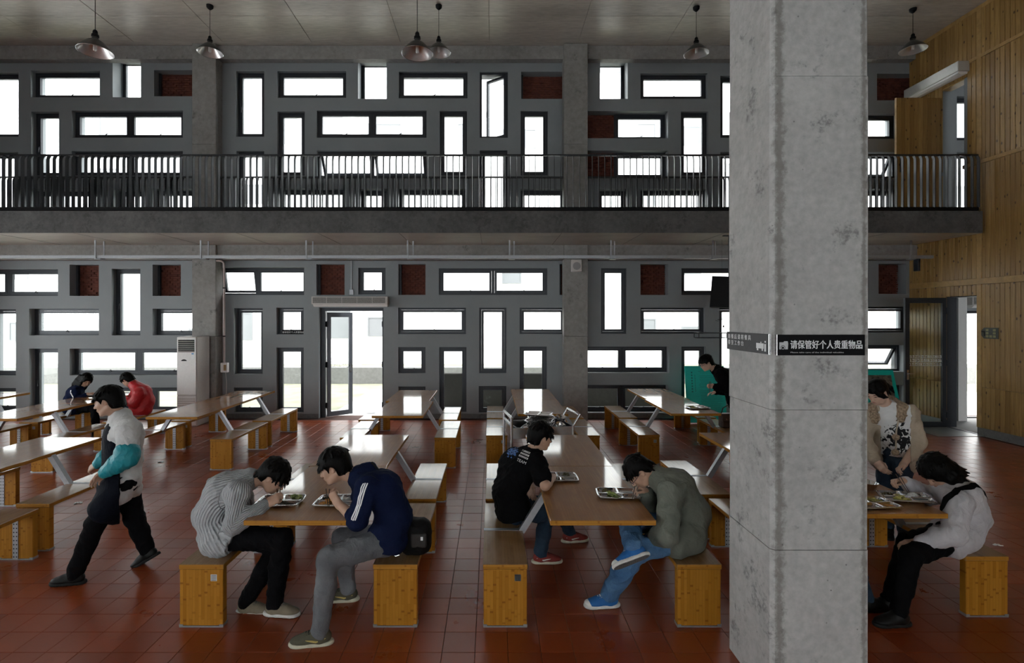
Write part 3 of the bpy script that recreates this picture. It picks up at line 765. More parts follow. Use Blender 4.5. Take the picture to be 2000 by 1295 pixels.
# air curtain on the timber wall, over the upper doorway
o=thing('air_curtain','long silver air curtain on the timber wall above the balcony doorway','air curtain',(XR-.022,0,0))
MB().bbox(-.22,0,9.47,10.72,6.70,6.89,.008).build('housing',plain('silver_housing',(.55,.55,.53),.4,.3,var=.03),o)
m=MB(); m.prism([(-.20,6.70),(-.20,6.67),(-.14,6.645),(-.03,6.66),(-.02,6.70)],9.49,10.70,'y'); m.build('outlet_vane',WHITEP,o)
# upper timber door leaf and lower glass leaf in the right wall
o=thing('timber_door_leaf','open pine board door leaf on the balcony by the timber wall','door',(XR-.03,10.10,ZST+.01))
for k in range(10): MB().bbox(-.86+k*.086,-.86+k*.086+.084,-.02,.02,0,2.42,.003).build('door_board',PLANK,o)
MB().box(-.872,-.861,-.022,.022,0,2.42).build('door_edge',PLANKT,o)
hd=MB(); hd.box(-.80,-.77,-.05,-.02,.95,1.25); hd.build('door_handle',BLACK,o)
leaf('glass_door_leaf','dark framed glass door leaf open beside the timber wall',.80,2.52,(XR-.03,9.97,0),0,-1,FRAME,GLASSD)
o=ring(MB(),0,.67,0,2.54,.03,0,.03); 
fr=MB(); fr.box(XR-.002,XR+.2,9.33,9.345,0,2.54); fr.box(XR-.002,XR+.2,9.985,10.0,0,2.54); fr.box(XR-.002,XR+.2,9.345,9.985,2.525,2.54); fr.box(XR-.01,XR+.03,9.345,9.985,0,.012)
tag(fr.build('door_2',FRAME),kind='structure')

# ================================================================ AIR CONDITIONER
o=thing('floor_air_conditioner','tall white floor standing air conditioner by the left rear column','air conditioner',(-5.985,10.06,0))
m=MB(); m.bbox(-.195,.195,0,.46,.0,1.76,.012); m.build('cabinet',GREYP,o)
MB().bbox(-.190,.185,-.012,0,.62,1.75,.006).build('front_panel',WHITEP,o)
MB().bbox(-.190,.185,-.012,0,.02,.60,.006).build('lower_panel',WHITEP,o)
MB().box(-.165,.155,-.014,-.0125,1.46,1.70).build('outlet_recess',BLACK,o)
for k in range(6): MB().bbox(-.165,.155,-.022,-.0125,1.475+k*.038,1.487+k*.038,.003).build('louvre',GREYP,o)
for k in range(11): MB().box(-.180,.165,-.0135,-.0115,.10+k*.043,.118+k*.043).build('intake_slot',GREYP,o)
m=MB(); m.prism([(-.105+.055*math.cos(a)+.055,1.285+.032*math.sin(a)) for a in np.linspace(0,math.pi,12)],-.016,-.012,'y'); m.build('control_badge',BLACK,o)
MB().box(.095,.145,-.0128,-.0122,1.33,1.44).build('energy_label',WHITEINK,o)
MB().box(.097,.143,-.0134,-.0128,1.415,1.438).build('energy_label_band',plain('blue_ink',(.08,.3,.6),.5),o)
# conduit with its switch box
o=thing('conduit_pipe','pinkish conduit pipe running down the left rear column','pipe',(at(430.8,0,10.50).x,10.66,0))
PIPE=plain('pinkish_pipe',(.42,.35,.33),.45,var=.06)
MB().tube([(-.14,-.06,3.32),(-.04,-.05,3.31),(0,-.03,3.27),(0,-.02,3.2),(0,-.02,1.2)],.022,10).build('pipe',PIPE,o,True)
for z in (2.75,1.75): MB().tube([(0,-.02,z-.012),(0,-.02,z+.012)],.027,10).build('pipe_clip',BLACK,o)
m=MB(); m.bbox(-.055,.085,-.07,.02,1.0,1.2,.008); m.build('switch_box',WHITEP,o)
MB().bbox(.015,.07,-.076,-.069,1.04,1.16,.003).build('switch_face',PLANKT,o)
MB().tube([(.03,-.02,1.0),(.05,-.02,.8),(.04,-.01,.5),(.0,-.02,.3)],.006,6).build('cable',GREYP,o)
# loudspeaker
o=thing('wall_speaker','small pale square loudspeaker on the right rear column','speaker',(at(1125,0,YC).x,YC,at(0,519.5,YC).z))
MB().bbox(-.105,.105,-.09,-.001,-.125,.125,.008).build('cabinet',GREYP,o)
MB().lathe([(.001,0),(.075,0),(.08,.006),(.08,.012),(.001,.014)],24).build('speaker_grille',plain('grey_grille',(.30,.29,.29),.6,var=.1,scale=200),o,True)
g=o.children[1]; g.rotation_euler=(math.pi/2,0,0); g.location=(0,-.09,-.01)
# television seen edge-on under the balcony
o=thing('television','black television hung beneath the balcony beside the pillar','television',(4.20,9.3,0))
tz=EYE+.048*9.3; R=Euler((math.radians(-9),math.radians(4),math.radians(-24))).to_matrix()
m=MB(); m.cbox((.3,0,tz),(.95,.06,.58),R); m.build('screen_housing',BLACK,o)
m=MB(); m.cbox(Vector((.3,0,tz))+R@Vector((0,.07,0)),(.6,.10,.36),R); m.build('rear_housing',BLACK,o)
m=MB(); 
for q in (-.06,.16): m.tube([(.22+q,.1,tz+.05),(.22+q,.1,ZSB+.01)],.013,8)
m.bar((.05,.1,ZSB-.008),(.5,.1,ZSB-.008),.05,.02); m.build('ceiling_bracket',RAIL,o)
# wall shelf bracket, hanging ornament
o=thing('wall_shelf','thin black metal bracket shelf on the grey wall','shelf',(at(1365,0,10.6).x,10.6,at(0,660,10.6).z))
m=MB(); w=.58; d=YW-10.6-.001
for z in (0,.10): 
    m.bar((0,0,z),(w,0,z),.014,.014); m.bar((0,d,z),(w,d,z),.014,.014)
    for xx in (0,w*.3,w): m.bar((xx,0,z),(xx,d,z),.014,.014)
for xx in (0,w): m.bar((xx,0,0),(xx,0,.10),.014,.014,(1,0,0)); m.bar((xx,d,0),(xx,d,.10),.014,.014,(1,0,0))
m.build('frame',RAIL,o); MB().box(.0,w,.0,d,.105,.11).build('shelf_plate',RAIL,o)
# teal notice boards
TEAL=plain('teal_board',(.0,.47,.40),.5,var=.05); INK=plain('dark_print',(.005,.17,.15),.6)
o=thing('notice_board','teal notice board covered in small dark print, behind the standing man','notice board',(at(1343,0,10.3).x,10.3,0)); o.rotation_euler=(math.radians(-8),0,0)
hh=1.16; MB().bbox(0,.80,0,.02,.02,hh,.003).build('board',TEAL,o)
m=MB(); rr=random.Random(2)
for k in range(36):
    z=hh-.09-k*.027
    if k in(3,14): continue
    m.box(.27+rr.uniform(0,.04),.27+rr.uniform(.35,.48),-.001,.0,z,z+.006)
m.build('printed_lines',INK,o)
m=MB()
for k in range(8): m.box(.12,.15,-.001,0,hh-.15-k*.055,hh-.12-k*.055)
for k in range(10): m.box(.19,.205,-.001,0,hh-.20-k*.035,hh-.18-k*.035)
m.build('printed_column',INK,o)
o=thing('notice_board','teal poster board with pictures behind the cardigan woman','notice board',(at(1712,0,9.9).x,9.9,0)); o.rotation_euler=(math.radians(-10),0,0)
m=MB(); m.prism([(-.40,0),(.56,0),(.47,1.12),(-.31,1.12)],0,.02,'y'); m.build('board',TEAL,o)
for q in (-.25,.4): MB().bar((q,.02,1.0),(q,.36,.06),.03,.02,(1,0,0)).build('stand_leg',GALV,o)
PHO=plain('dark_photo_print',(.10,.09,.07),.5,var=.9,scale=14)
MB().box(-.05,.42,-.001,0,.78,1.02).build('picture',PHO,o); MB().box(-.05,.44,-.001,0,.40,.70).build('picture',PHO,o)
# arrow sign on the timber wall
ya,yb=XR/((1967-960)/1000),XR/((1914-960)/1000)
z0,z1=EYE-.031*9.0,EYE+(-.0195)*9.0
zc=EYE-.031*9.05; y1,y0=9.28,8.93; hz=.098
o=thing('arrow_sign','small dark arrow shaped sign with yellow characters on the timber wall','sign',(XR-.024,0,0))
m=MB(); m.prism([(y1,zc),(y1-.09,zc+hz),(y0,zc+hz),(y0,zc-hz),(y1-.09,zc-hz)],-.008,0,'x'); m.build('panel',plain('dark_green_sign',(.05,.055,.045),.5),o)
m=MB(); m.prism([(y1-.04,zc+.02),(y1-.04,zc+.035),(y1-.11,zc+.035),(y1-.11,zc-.05),(y1-.09,zc-.05),(y1-.09,zc+.01)],-.009,-.008,'x'); m.build('arrow_mark',BLACK,o)
def plate(cy,cz):
    m=MB(); s=.022
    for a,b,c,d in ((-s,s,.014,.018),(-s,s,-.002,.002),(-s,s,-.018,-.014),(-s,-s+.005,-.018,.018),(s-.005,s,-.018,.018),(-.003,.003,-.018,.018)): m.box(-.0092,-.008,cy+a,cy+b,cz+c,cz+d)
    m.build('character',YELLOWINK,o)
for c in ((9.13,.055),(9.0,.055),(9.13,0),(9.0,0),(9.13,-.055),(9.065,-.055),(9.0,-.055)): plate(c[0],zc+c[1])

# ================================================================ TRAYS AND FOOD
def tray_mesh():
    """stainless compartment tray .36 x .27, rounded corners, pressed wells"""
    W2,D2=.18,.135; n=64; mb=MB()
    nx,ny=73,55; wells=[(-.165,-.006,-.005,.120),(.006,.165,-.005,.120),(-.165,.012,-.120,-.020),(.024,.165,-.120,-.020)]
    def rr(x,y,a,b,c,d,r=.022):
        cx,cy=(a+b)/2,(c+d)/2; qx,qy=abs(x-cx)-(b-a)/2+r,abs(y-cy)-(d-c)/2+r
        return math.hypot(max(qx,0),max(qy,0))+min(max(qx,qy),0)-r
    idx={}
    for i in range(nx):
        for j in range(ny):
            x=-W2+2*W2*i/(nx-1); y=-D2+2*D2*j/(ny-1)
            # bulge outline
            u,v=x/W2,y/D2; bx=x*(1+.05*(1-v*v)-.03); by=y*(1+.05*(1-u*u)-.03)
            z=.022
            for w in wells:
                d=rr(x,y,*w); t=min(1,max(0,-d/.012)); z=min(z,.022-.020*t*t*(3-2*t))
            e=rr(x,y,-W2,W2,-D2,D2,.03)
            if e>-.006: z=.022-.006*(min(1,(e+.006)/.006))
            if e>.0035: continue
            idx[i,j]=len(mb.v); mb.v.append((bx,by,z))
    for i in range(nx-1):
        for j in range(ny-1):
            q=[(i,j),(i+1,j),(i+1,j+1),(i,j+1)]
            if all(k in idx for k in q): mb.f.append(tuple(idx[k] for k in q)); mb.m.append(0)
    me=mb.mesh('serving_tray',TRAY,True); return me
TRAYME=tray_mesh()
def food(col,n=26,r=.055,s=.012,shape='bits',name='food',seed=1):
    rr=random.Random(seed); t=plain(name+'_food',col,.45,var=.45,scale=60); mb=MB()
    for k in range(n):
        a=rr.uniform(0,6.283); q=r*math.sqrt(rr.random()); x,y=q*math.cos(a)*1.15,q*math.sin(a)*.75; z=.004+.022*(1-(q/r)**2)*rr.random()
        if shape=='bits': mb.cbox((x,y,z),(s*rr.uniform(.8,2.4),s*rr.uniform(.5,1.1),s*rr.uniform(.3,.6)),Euler((rr.uniform(-.7,.7),rr.uniform(-.7,.7),rr.uniform(0,3))).to_matrix())
        elif shape=='leaf':
            R=Euler((rr.uniform(-.8,.8),rr.uniform(-.8,.8),rr.uniform(0,6))).to_matrix(); L=s*rr.uniform(1.5,3)
            mb.add([Vector((x,y,z+.005))+R@Vector(p) for p in ((0,-L/2,0),(L*.5,-L*.2,.004),(L*.55,L*.3,.0),(0,L/2,.005),(-L*.5,L*.2,0),(-L*.5,-L*.25,.004),(0,0,-.004))],[(0,1,6),(1,2,6),(2,3,6),(3,4,6),(4,5,6),(5,0,6)])
        elif shape=='strip': 
            b=rr.uniform(0,3); mb.tube([(x,y,z),(x+.02*math.cos(b),y+.02*math.sin(b),z+.004),(x+.035*math.cos(b+.6),y+.035*math.sin(b+.6),z)],.0022,5)
    if shape=='mound':
        mb.lathe([(.001,.034),(r*.35,.030),(r*.7,.018),(r*.95,.004),(r,0)],18)
        for k in range(len(mb.v)): v=mb.v[k]; mb.v[k]=(v[0]*1.1+rr.uniform(-.003,.003),v[1]*.8+rr.uniform(-.003,.003),v[2]+rr.uniform(-.002,.003))
    return mb.mesh(name,t,shape=='mound')
F_GREEN=food((.30,.36,.12),18,.04,.02,'leaf','cabbage',1); F_BROWN=food((.045,.032,.012),70,.06,.013,'bits','braised_greens',2)
F_ORANGE=food((.50,.22,.045),46,.05,.01,'strip','shredded_carrot',3); F_RICE=food((.80,.80,.76),0,.055,.01,'mound','rice',4)
F_YEL=food((.46,.42,.12),60,.055,.012,'bits','stir_fry',5); F_DARK=food((.10,.075,.02),40,.05,.012,'bits','stewed_vegetables',6)
def tray(label,x,y,z,rz,foods=(),group='steel food trays on the tables',sc=1.0,tilt=(0,0)):
    o=thing('food_tray',label,'tray',(x,y,z),rz,group); o.rotation_euler=(tilt[0],tilt[1],rz); o.scale=(sc,)*3
    inst('tray_body',TRAYME,o)
    for me,fx,fy,sz in foods: inst(me.name,me,o,(fx,fy,.003),(0,0,rz*2.3+fx*20),(sz,)*3)
    return o
tz=TH+.0006
def on_table(px,py): 
    d=(EYE-TH)*1000/(py-620); return (px-960)*d/1000,d
for lab,px,py,rz,fo in (
  ('steel tray with cabbage and dark greens before the grey sweater diner',547,981,.05,((F_GREEN,.12,.05,1.),(F_BROWN,.02,-.07,1.),(F_BROWN,-.08,-.07,.9),(F_RICE,-.05,.06,.4))),
  ('steel tray with shredded carrot and rice before the navy hoodie diner',661,981,-.04,((F_ORANGE,-.09,-.03,1.2),(F_RICE,.08,.03,.8),(F_BROWN,-.13,.08,.4))),
  ('steel tray with few leftovers beside the black shirt elbow',1090,934,.0,((F_DARK,.08,.06,.95),(F_GREEN,-.07,-.07,.5),(F_DARK,.02,-.07,.6))),
  ('steel tray the green jacket diner is eating from',1208,967,-.06,((F_DARK,-.09,.07,.9),(F_GREEN,-.06,-.06,1.1),(F_YEL,-.02,-.07,.5))),
  ('steel tray partly hidden behind the pillar beside another tray',1700,985,.1,((F_YEL,.10,.06,.8),(F_ORANGE,.09,-.07,.9))),
  ('steel tray with rice and yellow stir fry before the white shirt diner',1768,977,-.35,((F_YEL,-.04,-.03,1.25),(F_RICE,.07,.05,.95),(F_DARK,-.10,.07,.7))),
  ('small plate tray of cabbage and rice on the table by the standing man',1362,797,.1,((F_YEL,-.08,0,1.2),(F_RICE,.08,.0,1.25),(F_GREEN,-.09,.02,.9))),
  ('steel tray on the far left table between the two seated students',188,772,.2,((F_GREEN,-.05,.0,1.),(F_RICE,.07,0,1.)))):
    x,y=on_table(px,py); tray(lab,x,y,tz+(.014 if 'white shirt' in lab else 0),rz,fo,sc=.92,tilt=(0,-.055) if 'white shirt' in lab else (0,0))
BOWLME=MB().lathe([(.001,.004),(.028,.004),(.034,.0),(.036,.006),(.055,.030),(.064,.055),(.066,.058),(.062,.055),(.052,.031),(.034,.010),(.001,.009)],28).mesh('steel_bowl',TRAY,True)
def bowl(label,loc,rot=(0,0,0)):
    o=inst('steel_bowl',BOWLME,None,loc,rot); return tag(o,label,'bowl','steel bowls')
x,y=on_table(1697,956); bowl('steel bowl on the table at the pillar edge',(x,y,tz))

# ================================================================ SERVING TROLLEY
TRX,TRY=.60,6.66
o=thing('serving_trolley','stainless steel trolley piled with used trays behind the black shirt diner','trolley',(TRX,TRY,0),.17)
hw,hd=.385,.245; zt=.765; zb=.63
m=MB()
for s in (-1,1): m.box(-hw,hw,s*hd-.006,s*hd+.006,zb,zt); m.box(-hw,hw,s*hd-.014,s*hd+.014,zt-.012,zt)
for s in (-1,1): m.box(s*hw-.006,s*hw+.006,-hd,hd,zb,zt)
m.box(-hw,hw,-hd,hd,zb,zb+.012); m.build('basin',STEEL,o)
m=MB(); m.box(-hw,hw,-hd,hd,.25,.265); m.box(-hw,hw,-hd-.005,-hd+.005,.25,.33); m.box(-hw,hw,hd-.005,hd+.005,.25,.33); m.build('lower_shelf',STEEL,o)
for sx in (-1,1):
    for sy in (-1,1):
        m=MB(); m.tube([(sx*(hw+.012),sy*hd,.09),(sx*(hw+.012),sy*hd,.90 if sx<0 else zt+.01)],.018,10); m.build('post',STEEL,o,True)
        cc=(sx*(hw+.012),sy*hd,.045); m=MB(); m.tube([(cc[0],cc[1]-.014,.045),(cc[0],cc[1]+.014,.045)],.045,16); m.build('caster',BLACK,o)
m=MB(); m.tube([(-hw-.012,-hd,.89),(-hw-.012,hd,.89)],.017,8); m.build('end_rail',STEEL,o,True)
m=MB(); m.tube([(-hw-.012,-hd,.80),(-hw-.012,hd,.80)],.014,8); m.build('end_rail',STEEL,o,True)
m=MB(); m.tube([(hw+.012,-hd,zt),(hw+.10,-hd,.90),(hw+.10,hd,.90),(hw+.012,hd,zt)],.017,10); m.build('push_handle',STEEL,o,True)
rr=random.Random(4); z=.63
for k in range(9):
    z+=.0275; tl=(rr.uniform(-.05,.05),rr.uniform(-.06,.06))
    tray('used steel tray, %s in the heap on the trolley'%('lowest','second from below','third from below','fourth from below','fifth from below','fourth from the top','third from the top','second from the top','topmost')[k],TRX+rr.uniform(-.06,.06),TRY+rr.uniform(-.05,.05),z,rr.uniform(-.5,.5),(),'used trays heaped on the trolley',.95,tl)
tray('used steel tray leaning at the left end of the trolley heap',TRX-.27,TRY-.03,.70,.9,(),'used trays heaped on the trolley',.62,(.3,.42))
for k,(bx,by,bz,t) in enumerate(((.27,-.1,.72,.4),(.25,.06,.74,-.4),(.30,.0,.80,.25))):
    bowl('used steel bowl at the right end of the trolley heap, '+('nearest the camera','lying tipped to the left','farthest right')[k],(TRX+bx,TRY+by,bz),(t,t*.6,0))

# ---------------------------------------------------------------- small things
o=thing('hanging_ornament','thin wire dragonfly mobile with a bell hanging by the pillar','ornament',(at(1410,0,9.9).x,9.9,at(0,624,9.9).z))
MB().tube([(0,0,.02),(0,0,ZSB-o.location.z+.004)],.0015,5).build('cord',BLACK,o)
m=MB(); m.tube([(-.08,0,0),(.08,0,.01)],.004,6); m.build('wire_body',BLACK,o)
for s in (-1,1):
    m=MB(); m.tube([(.02,0,.005),(.02+s*.05,-.03,.05),(.02+s*.09,-.04,.03),(.02,0,.005)],.0025,5); m.build('wire_wing',BLACK,o)
    m=MB(); m.tube([(-.02,0,.0),(-.02+s*.05,.03,-.04),(-.02+s*.09,.04,-.02),(-.02,0,.0)],.0025,5); m.build('wire_wing',BLACK,o)
MB().tube([(.03,0,0),(.03,0,-.12)],.0012,5).build('bell_cord',BLACK,o); MB().lathe([(.001,-.11),(.010,-.115),(.014,-.135),(.018,-.15),(.001,-.15)],12,(.03,0,0)).build('bell',BLACK,o,True)
o=thing('conduit_box','grey socket box on a thin conduit above the entrance air curtain','socket',(at(687,0,YW).x,YW,0))
MB().tube([(0,-.012,3.36),(0,-.012,2.72)],.011,8).build('conduit',GALV,o); MB().bbox(-.045,.045,-.03,0,2.62,2.73,.004).build('box',GALV,o)
o=thing('junction_box','dark junction box on the timber wall under the cable tray end','box',(XR-.022,10.62,0))
MB().bbox(-.05,0,-.06,.06,3.10,3.36,.004).build('box',FRAME,o)
PAPER=plain('white_tissue',(.75,.75,.73),.9)
for lab,px,py in (('crumpled white scrap on the red floor behind the grey sweater man',316,903),('tiny white scrap on the floor left of the walking man',155,983),('small white scrap on the floor right of the pale shirt woman',1946,1066)):
    dd=EYE*1000/(py-620); rr=random.Random(px); m=MB()
    for k in range(5): m.cbox((rr.uniform(-.04,.04),rr.uniform(-.015,.015),.007),(rr.uniform(.02,.04),.02,.006),Euler((rr.uniform(-.3,.3),rr.uniform(-.3,.3),rr.uniform(0,3))).to_matrix())
    o=m.build('paper_scrap',PAPER); o.location=((px-960)*dd/1000,dd,0); tag(o,lab,'litter','paper scraps on the floor')
# ================================================================ PEOPLE
# implicit surfaces (smooth unions of tapered limbs) polygonised with surface nets
from mathutils.bvhtree import BVHTree
def V3(*a): return np.array(a,dtype=np.float64)
class Sdf:
    def __init__(s,h): s.h=h; s.ops=[]
    def cone(s,a,b,ra,rb,k=.02,op='+'): s.ops.append(('c',op,k,np.array(a,float),np.array(b,float),ra,rb)); return s
    def chain(s,pts,rs,k=.02):
        for i in range(len(pts)-1): s.cone(pts[i],pts[i+1],rs[i],rs[i+1],k)
        return s
    def ell(s,c,r,R=None,k=.02,op='+'): s.ops.append(('e',op,k,np.array(c,float),np.array(r,float),np.eye(3) if R is None else np.array(R,float))); return s
    def box(s,c,hf,R=None,rad=.005,k=.01,op='+'): s.ops.append(('b',op,k,np.array(c,float),np.array(hf,float),np.eye(3) if R is None else np.array(R,float),rad)); return s
    def plane(s,p,n,k=.01): s.ops.append(('p','x',k,np.array(p,float),np.array(n,float)/np.linalg.norm(n))); return s
    def bb(s,o):
        if o[0]=='c': r=max(o[5],o[6]); return np.minimum(o[3],o[4])-r,np.maximum(o[3],o[4])+r
        if o[0]=='e': e=np.sqrt(((o[5]*o[4])**2).sum(1)); return o[3]-e,o[3]+e
        e=(np.abs(o[5])*o[4]).sum(1); return o[3]-e,o[3]+e
    def mesh(s,name,mat,origin,disp=None):
        h=s.h; lo=np.full(3,1e9); hi=-lo
        for o in s.ops:
            if o[1]=='+': a,b=s.bb(o); lo=np.minimum(lo,a); hi=np.maximum(hi,b)
        lo-=3*h+.01; hi+=3*h+.01; n=np.ceil((hi-lo)/h).astype(int)+1
        D=np.full(n,9.,dtype=np.float32); ax=[lo[i]+h*np.arange(n[i]) for i in range(3)]
        for o in s.ops:
            if o[0]=='p': i0=np.zeros(3,int); i1=n
            else:
                a,b=s.bb(o); m=o[2]+3*h
                i0=np.maximum(((a-m-lo)/h).astype(int),0); i1=np.minimum(((b+m-lo)/h).astype(int)+2,n)
                if (i1<=i0).any(): continue
            sl=tuple(slice(i0[q],i1[q]) for q in range(3))
            X=ax[0][i0[0]:i1[0],None,None]; Y=ax[1][None,i0[1]:i1[1],None]; Z=ax[2][None,None,i0[2]:i1[2]]
            if o[0]=='c':
                a,b=o[3],o[4]; ba=b-a; L=max(ba@ba,1e-9)
                t=np.clip(((X-a[0])*ba[0]+(Y-a[1])*ba[1]+(Z-a[2])*ba[2])/L,0,1)
                d=np.sqrt((X-a[0]-t*ba[0])**2+(Y-a[1]-t*ba[1])**2+(Z-a[2]-t*ba[2])**2)-(o[5]+(o[6]-o[5])*t)
            elif o[0]=='p': d=(X-o[3][0])*o[4][0]+(Y-o[3][1])*o[4][1]+(Z-o[3][2])*o[4][2]
            else:
                R=o[5]; dx,dy,dz=X-o[3][0],Y-o[3][1],Z-o[3][2]
                l=[dx*R[0,i]+dy*R[1,i]+dz*R[2,i] for i in range(3)]
                if o[0]=='e':
                    r=o[4]; k0=np.sqrt(sum((l[i]/r[i])**2 for i in range(3))); k1=np.sqrt(sum((l[i]/r[i]**2)**2 for i in range(3)))+1e-9; d=k0*(k0-1)/k1
                else:
                    q=[np.abs(l[i])-(o[4][i]-o[6]) for i in range(3)]
                    d=np.sqrt(sum(np.maximum(u,0)**2 for u in q))+np.minimum(np.maximum(np.maximum(q[0],q[1]),q[2]),0)-o[6]
            d=d.astype(np.float32); c=D[sl]; k=max(o[2],1e-5)
            if o[1]=='+': hh=np.maximum(k-np.abs(c-d),0)/k; D[sl]=np.minimum(c,d)-hh*hh*k*.25
            elif o[1]=='-': d=-d; hh=np.maximum(k-np.abs(c-d),0)/k; D[sl]=np.maximum(c,d)+hh*hh*k*.25
            else: D[sl]=np.maximum(c,d)
        S=D<0; nx,ny,nz=(q-1 for q in n)
        cnt=np.zeros((nx,ny,nz),np.int8)
        for i in (0,1):
            for j in (0,1):
                for k in (0,1): cnt+=S[i:nx+i,j:ny+j,k:nz+k]
        act=np.argwhere((cnt>0)&(cnt<8)); N=len(act)
        idx=np.full((nx,ny,nz),-1,np.int32); idx[act[:,0],act[:,1],act[:,2]]=np.arange(N)
        cor=np.array([(i,j,k) for i in (0,1) for j in (0,1) for k in (0,1)])
        val=np.stack([D[act[:,0]+c[0],act[:,1]+c[1],act[:,2]+c[2]] for c in cor],1)
        acc=np.zeros((N,3)); w=np.zeros(N)
        for a in range(8):
            for b in range(a+1,8):
                if np.abs(cor[a]-cor[b]).sum()!=1: continue
                m=(val[:,a]<0)!=(val[:,b]<0); t=val[m,a]/(val[m,a]-val[m,b])
                acc[m]+=cor[a]+t[:,None]*(cor[b]-cor[a]); w[m]+=1
        P=lo+h*(act+acc/w[:,None])
        F=[]
        for axis in range(3):
            u,v=[q for q in range(3) if q!=axis]
            A=[slice(None)]*3; B=[slice(None)]*3; A[axis]=slice(0,-1); B[axis]=slice(1,None)
            e=np.argwhere(S[tuple(A)]!=S[tuple(B)])
            e=e[(e[:,u]>0)&(e[:,v]>0)&(e[:,u]<n[u]-1)&(e[:,v]<n[v]-1)]
            def cell(du,dv): c=e.copy(); c[:,u]-=du; c[:,v]-=dv; return idx[c[:,0],c[:,1],c[:,2]]
            q=np.stack([cell(1,1),cell(0,1),cell(0,0),cell(1,0)],1)
            fl=S[e[:,0],e[:,1],e[:,2]]
            if axis==1: fl=~fl
            q[~fl]=q[~fl][:,::-1]; F.append(q)
        F=np.concatenate(F); F=F[(F>=0).all(1)]
        # one relaxation pass, then displacement along normals
        for _ in range(1):
            s1=np.zeros_like(P); c1=np.zeros(N)
            for a in range(4):
                b=(a+1)%4; np.add.at(s1,F[:,a],P[F[:,b]]); np.add.at(c1,F[:,a],1); np.add.at(s1,F[:,b],P[F[:,a]]); np.add.at(c1,F[:,b],1)
            c1=np.maximum(c1,1); P=P*.5+.5*s1/c1[:,None]
        if disp is not None:
            fn=np.cross(P[F[:,2]]-P[F[:,0]],P[F[:,3]]-P[F[:,1]]); nn=np.zeros_like(P)
            for a in range(4): np.add.at(nn,F[:,a],fn)
            nn/=np.linalg.norm(nn,axis=1)[:,None]+1e-12; P=P+nn*disp(P)[:,None]
        me=bpy.data.meshes.new(name); P=P-np.array(origin)
        me.vertices.add(N); me.vertices.foreach_set('co',P.astype(np.float32).ravel())
        me.loops.add(len(F)*4); me.loops.foreach_set('vertex_index',F.ravel().astype(np.int32))
        me.polygons.add(len(F)); me.polygons.foreach_set('loop_start',np.arange(len(F),dtype=np.int32)*4)
        me.update(calc_edges=True); me.polygons.foreach_set('use_smooth',np.ones(len(F),bool)); me.materials.append(mat); me.validate()
        return me
    def build(s,name,mat,parent,disp=None):
        return link(bpy.data.objects.new(name,s.mesh(name,mat,parent.location,disp)),parent)
def folds(amp,wl,seed=0,axis=None):
    rr=np.random.RandomState(seed); K=[]
    for _ in range(6):
        q=rr.normal(size=3); q/=np.linalg.norm(q); K.append((q*np.pi/(wl*rr.uniform(.8,1.7)),rr.uniform(0,6.28)))
    def f(P):
        w=.016*np.sin(P[:,[1,2,0]]*29+seed)+.010*np.sin(P[:,[2,0,1]]*61+2*seed); o=0
        for k,p in K: o=o+(1-2*np.abs(np.sin((P+w)@k+p)))
        return amp*np.clip(o/2.2,-1.2,1.6)
    return f
def nrm(v): v=np.array(v,float); return v/np.linalg.norm(v)
SKIN=plain('skin',(.47,.285,.20),.5,var=.06,scale=25)
SKINL=plain('skin_light',(.56,.37,.28),.5,var=.05,scale=25)
LIP=plain('lip_skin',(.36,.16,.12),.45,var=.05)
def m_hair():
    t=NT('black_hair'); v=t.co((1,1,1)); g=t.noise(t.n('Mapping',{'Vector':v,'Scale':(90,90,9)}).outputs[0],1.,4,.6)
    t.set(col=t.ramp(g,[(.3,(.0012,.0011,.0011)),(.7,(.0045,.004,.0038))]),rough=.5,spec=.08,nrm=t.bump(g,.7,.004)); return t.m
HAIR=m_hair()
def cloth(name,col,wl=(300,300,300),rough=.85,var=.12,bump=.25,sheen=.1):
    t=NT(name); v=t.co(); f=t.noise(v,7,5); w=t.noise(t.n('Mapping',{'Vector':v,'Scale':wl}).outputs[0],1.,2)
    c=t.ramp(f,[(.3,tuple(x*(1-var) for x in col)),(.7,tuple(min(1,x*(1+var)) for x in col))])
    lum=sum(col)/3; wr=t.n('TexNoise',{'Vector':v,'Scale':9.,'Detail':3.,'Distortion':1.6}).outputs['Fac']
    t.set(col=c,rough=rough,spec=.4 if lum>.1 else .06,nrm=t.bump(w,bump,.003,t.bump(t.math('ABSOLUTE',t.math('SUBTRACT',wr,.5)),.28,.05))); return t.m
def knit(name,col,amp=1.0):
    t=NT(name); a=t.n('Attribute',attribute_name='rib').outputs['Fac']
    w=t.math('SINE',t.math('MULTIPLY',a,6.2832)); f=t.noise(t.co(),110,3); v=t.co()
    wr=t.n('TexNoise',{'Vector':v,'Scale':8.,'Detail':3.,'Distortion':1.6}).outputs['Fac']
    c=t.mix(t.math('MULTIPLY',t.math('ADD',w,1.),.5),tuple(x*.78 for x in col),col)
    t.set(col=c,rough=.95,spec=.2,nrm=t.bump(t.math('ADD',w,t.math('MULTIPLY',f,.6)),amp,.0035,t.bump(t.math('ABSOLUTE',t.math('SUBTRACT',wr,.5)),.5,.05))); return t.m
def denim(name,col,fade):
    t=NT(name); v=t.co(); f=t.noise(v,5,5); w=t.noise(t.n('Mapping',{'Vector':v,'Scale':(500,500,60)}).outputs[0],1.,2)
    t.set(col=t.mix(t.math('MULTIPLY',w,.35),t.ramp(f,[(.32,col),(.70,fade)]),tuple(q*.6 for q in col)),rough=.85,spec=.25,nrm=t.bump(w,.3,.002,t.bump(t.math('ABSOLUTE',t.math('SUBTRACT',t.n('TexNoise',{'Vector':v,'Scale':11.,'Detail':3.,'Distortion':1.8}).outputs['Fac'],.5)),.3,.05))); return t.m

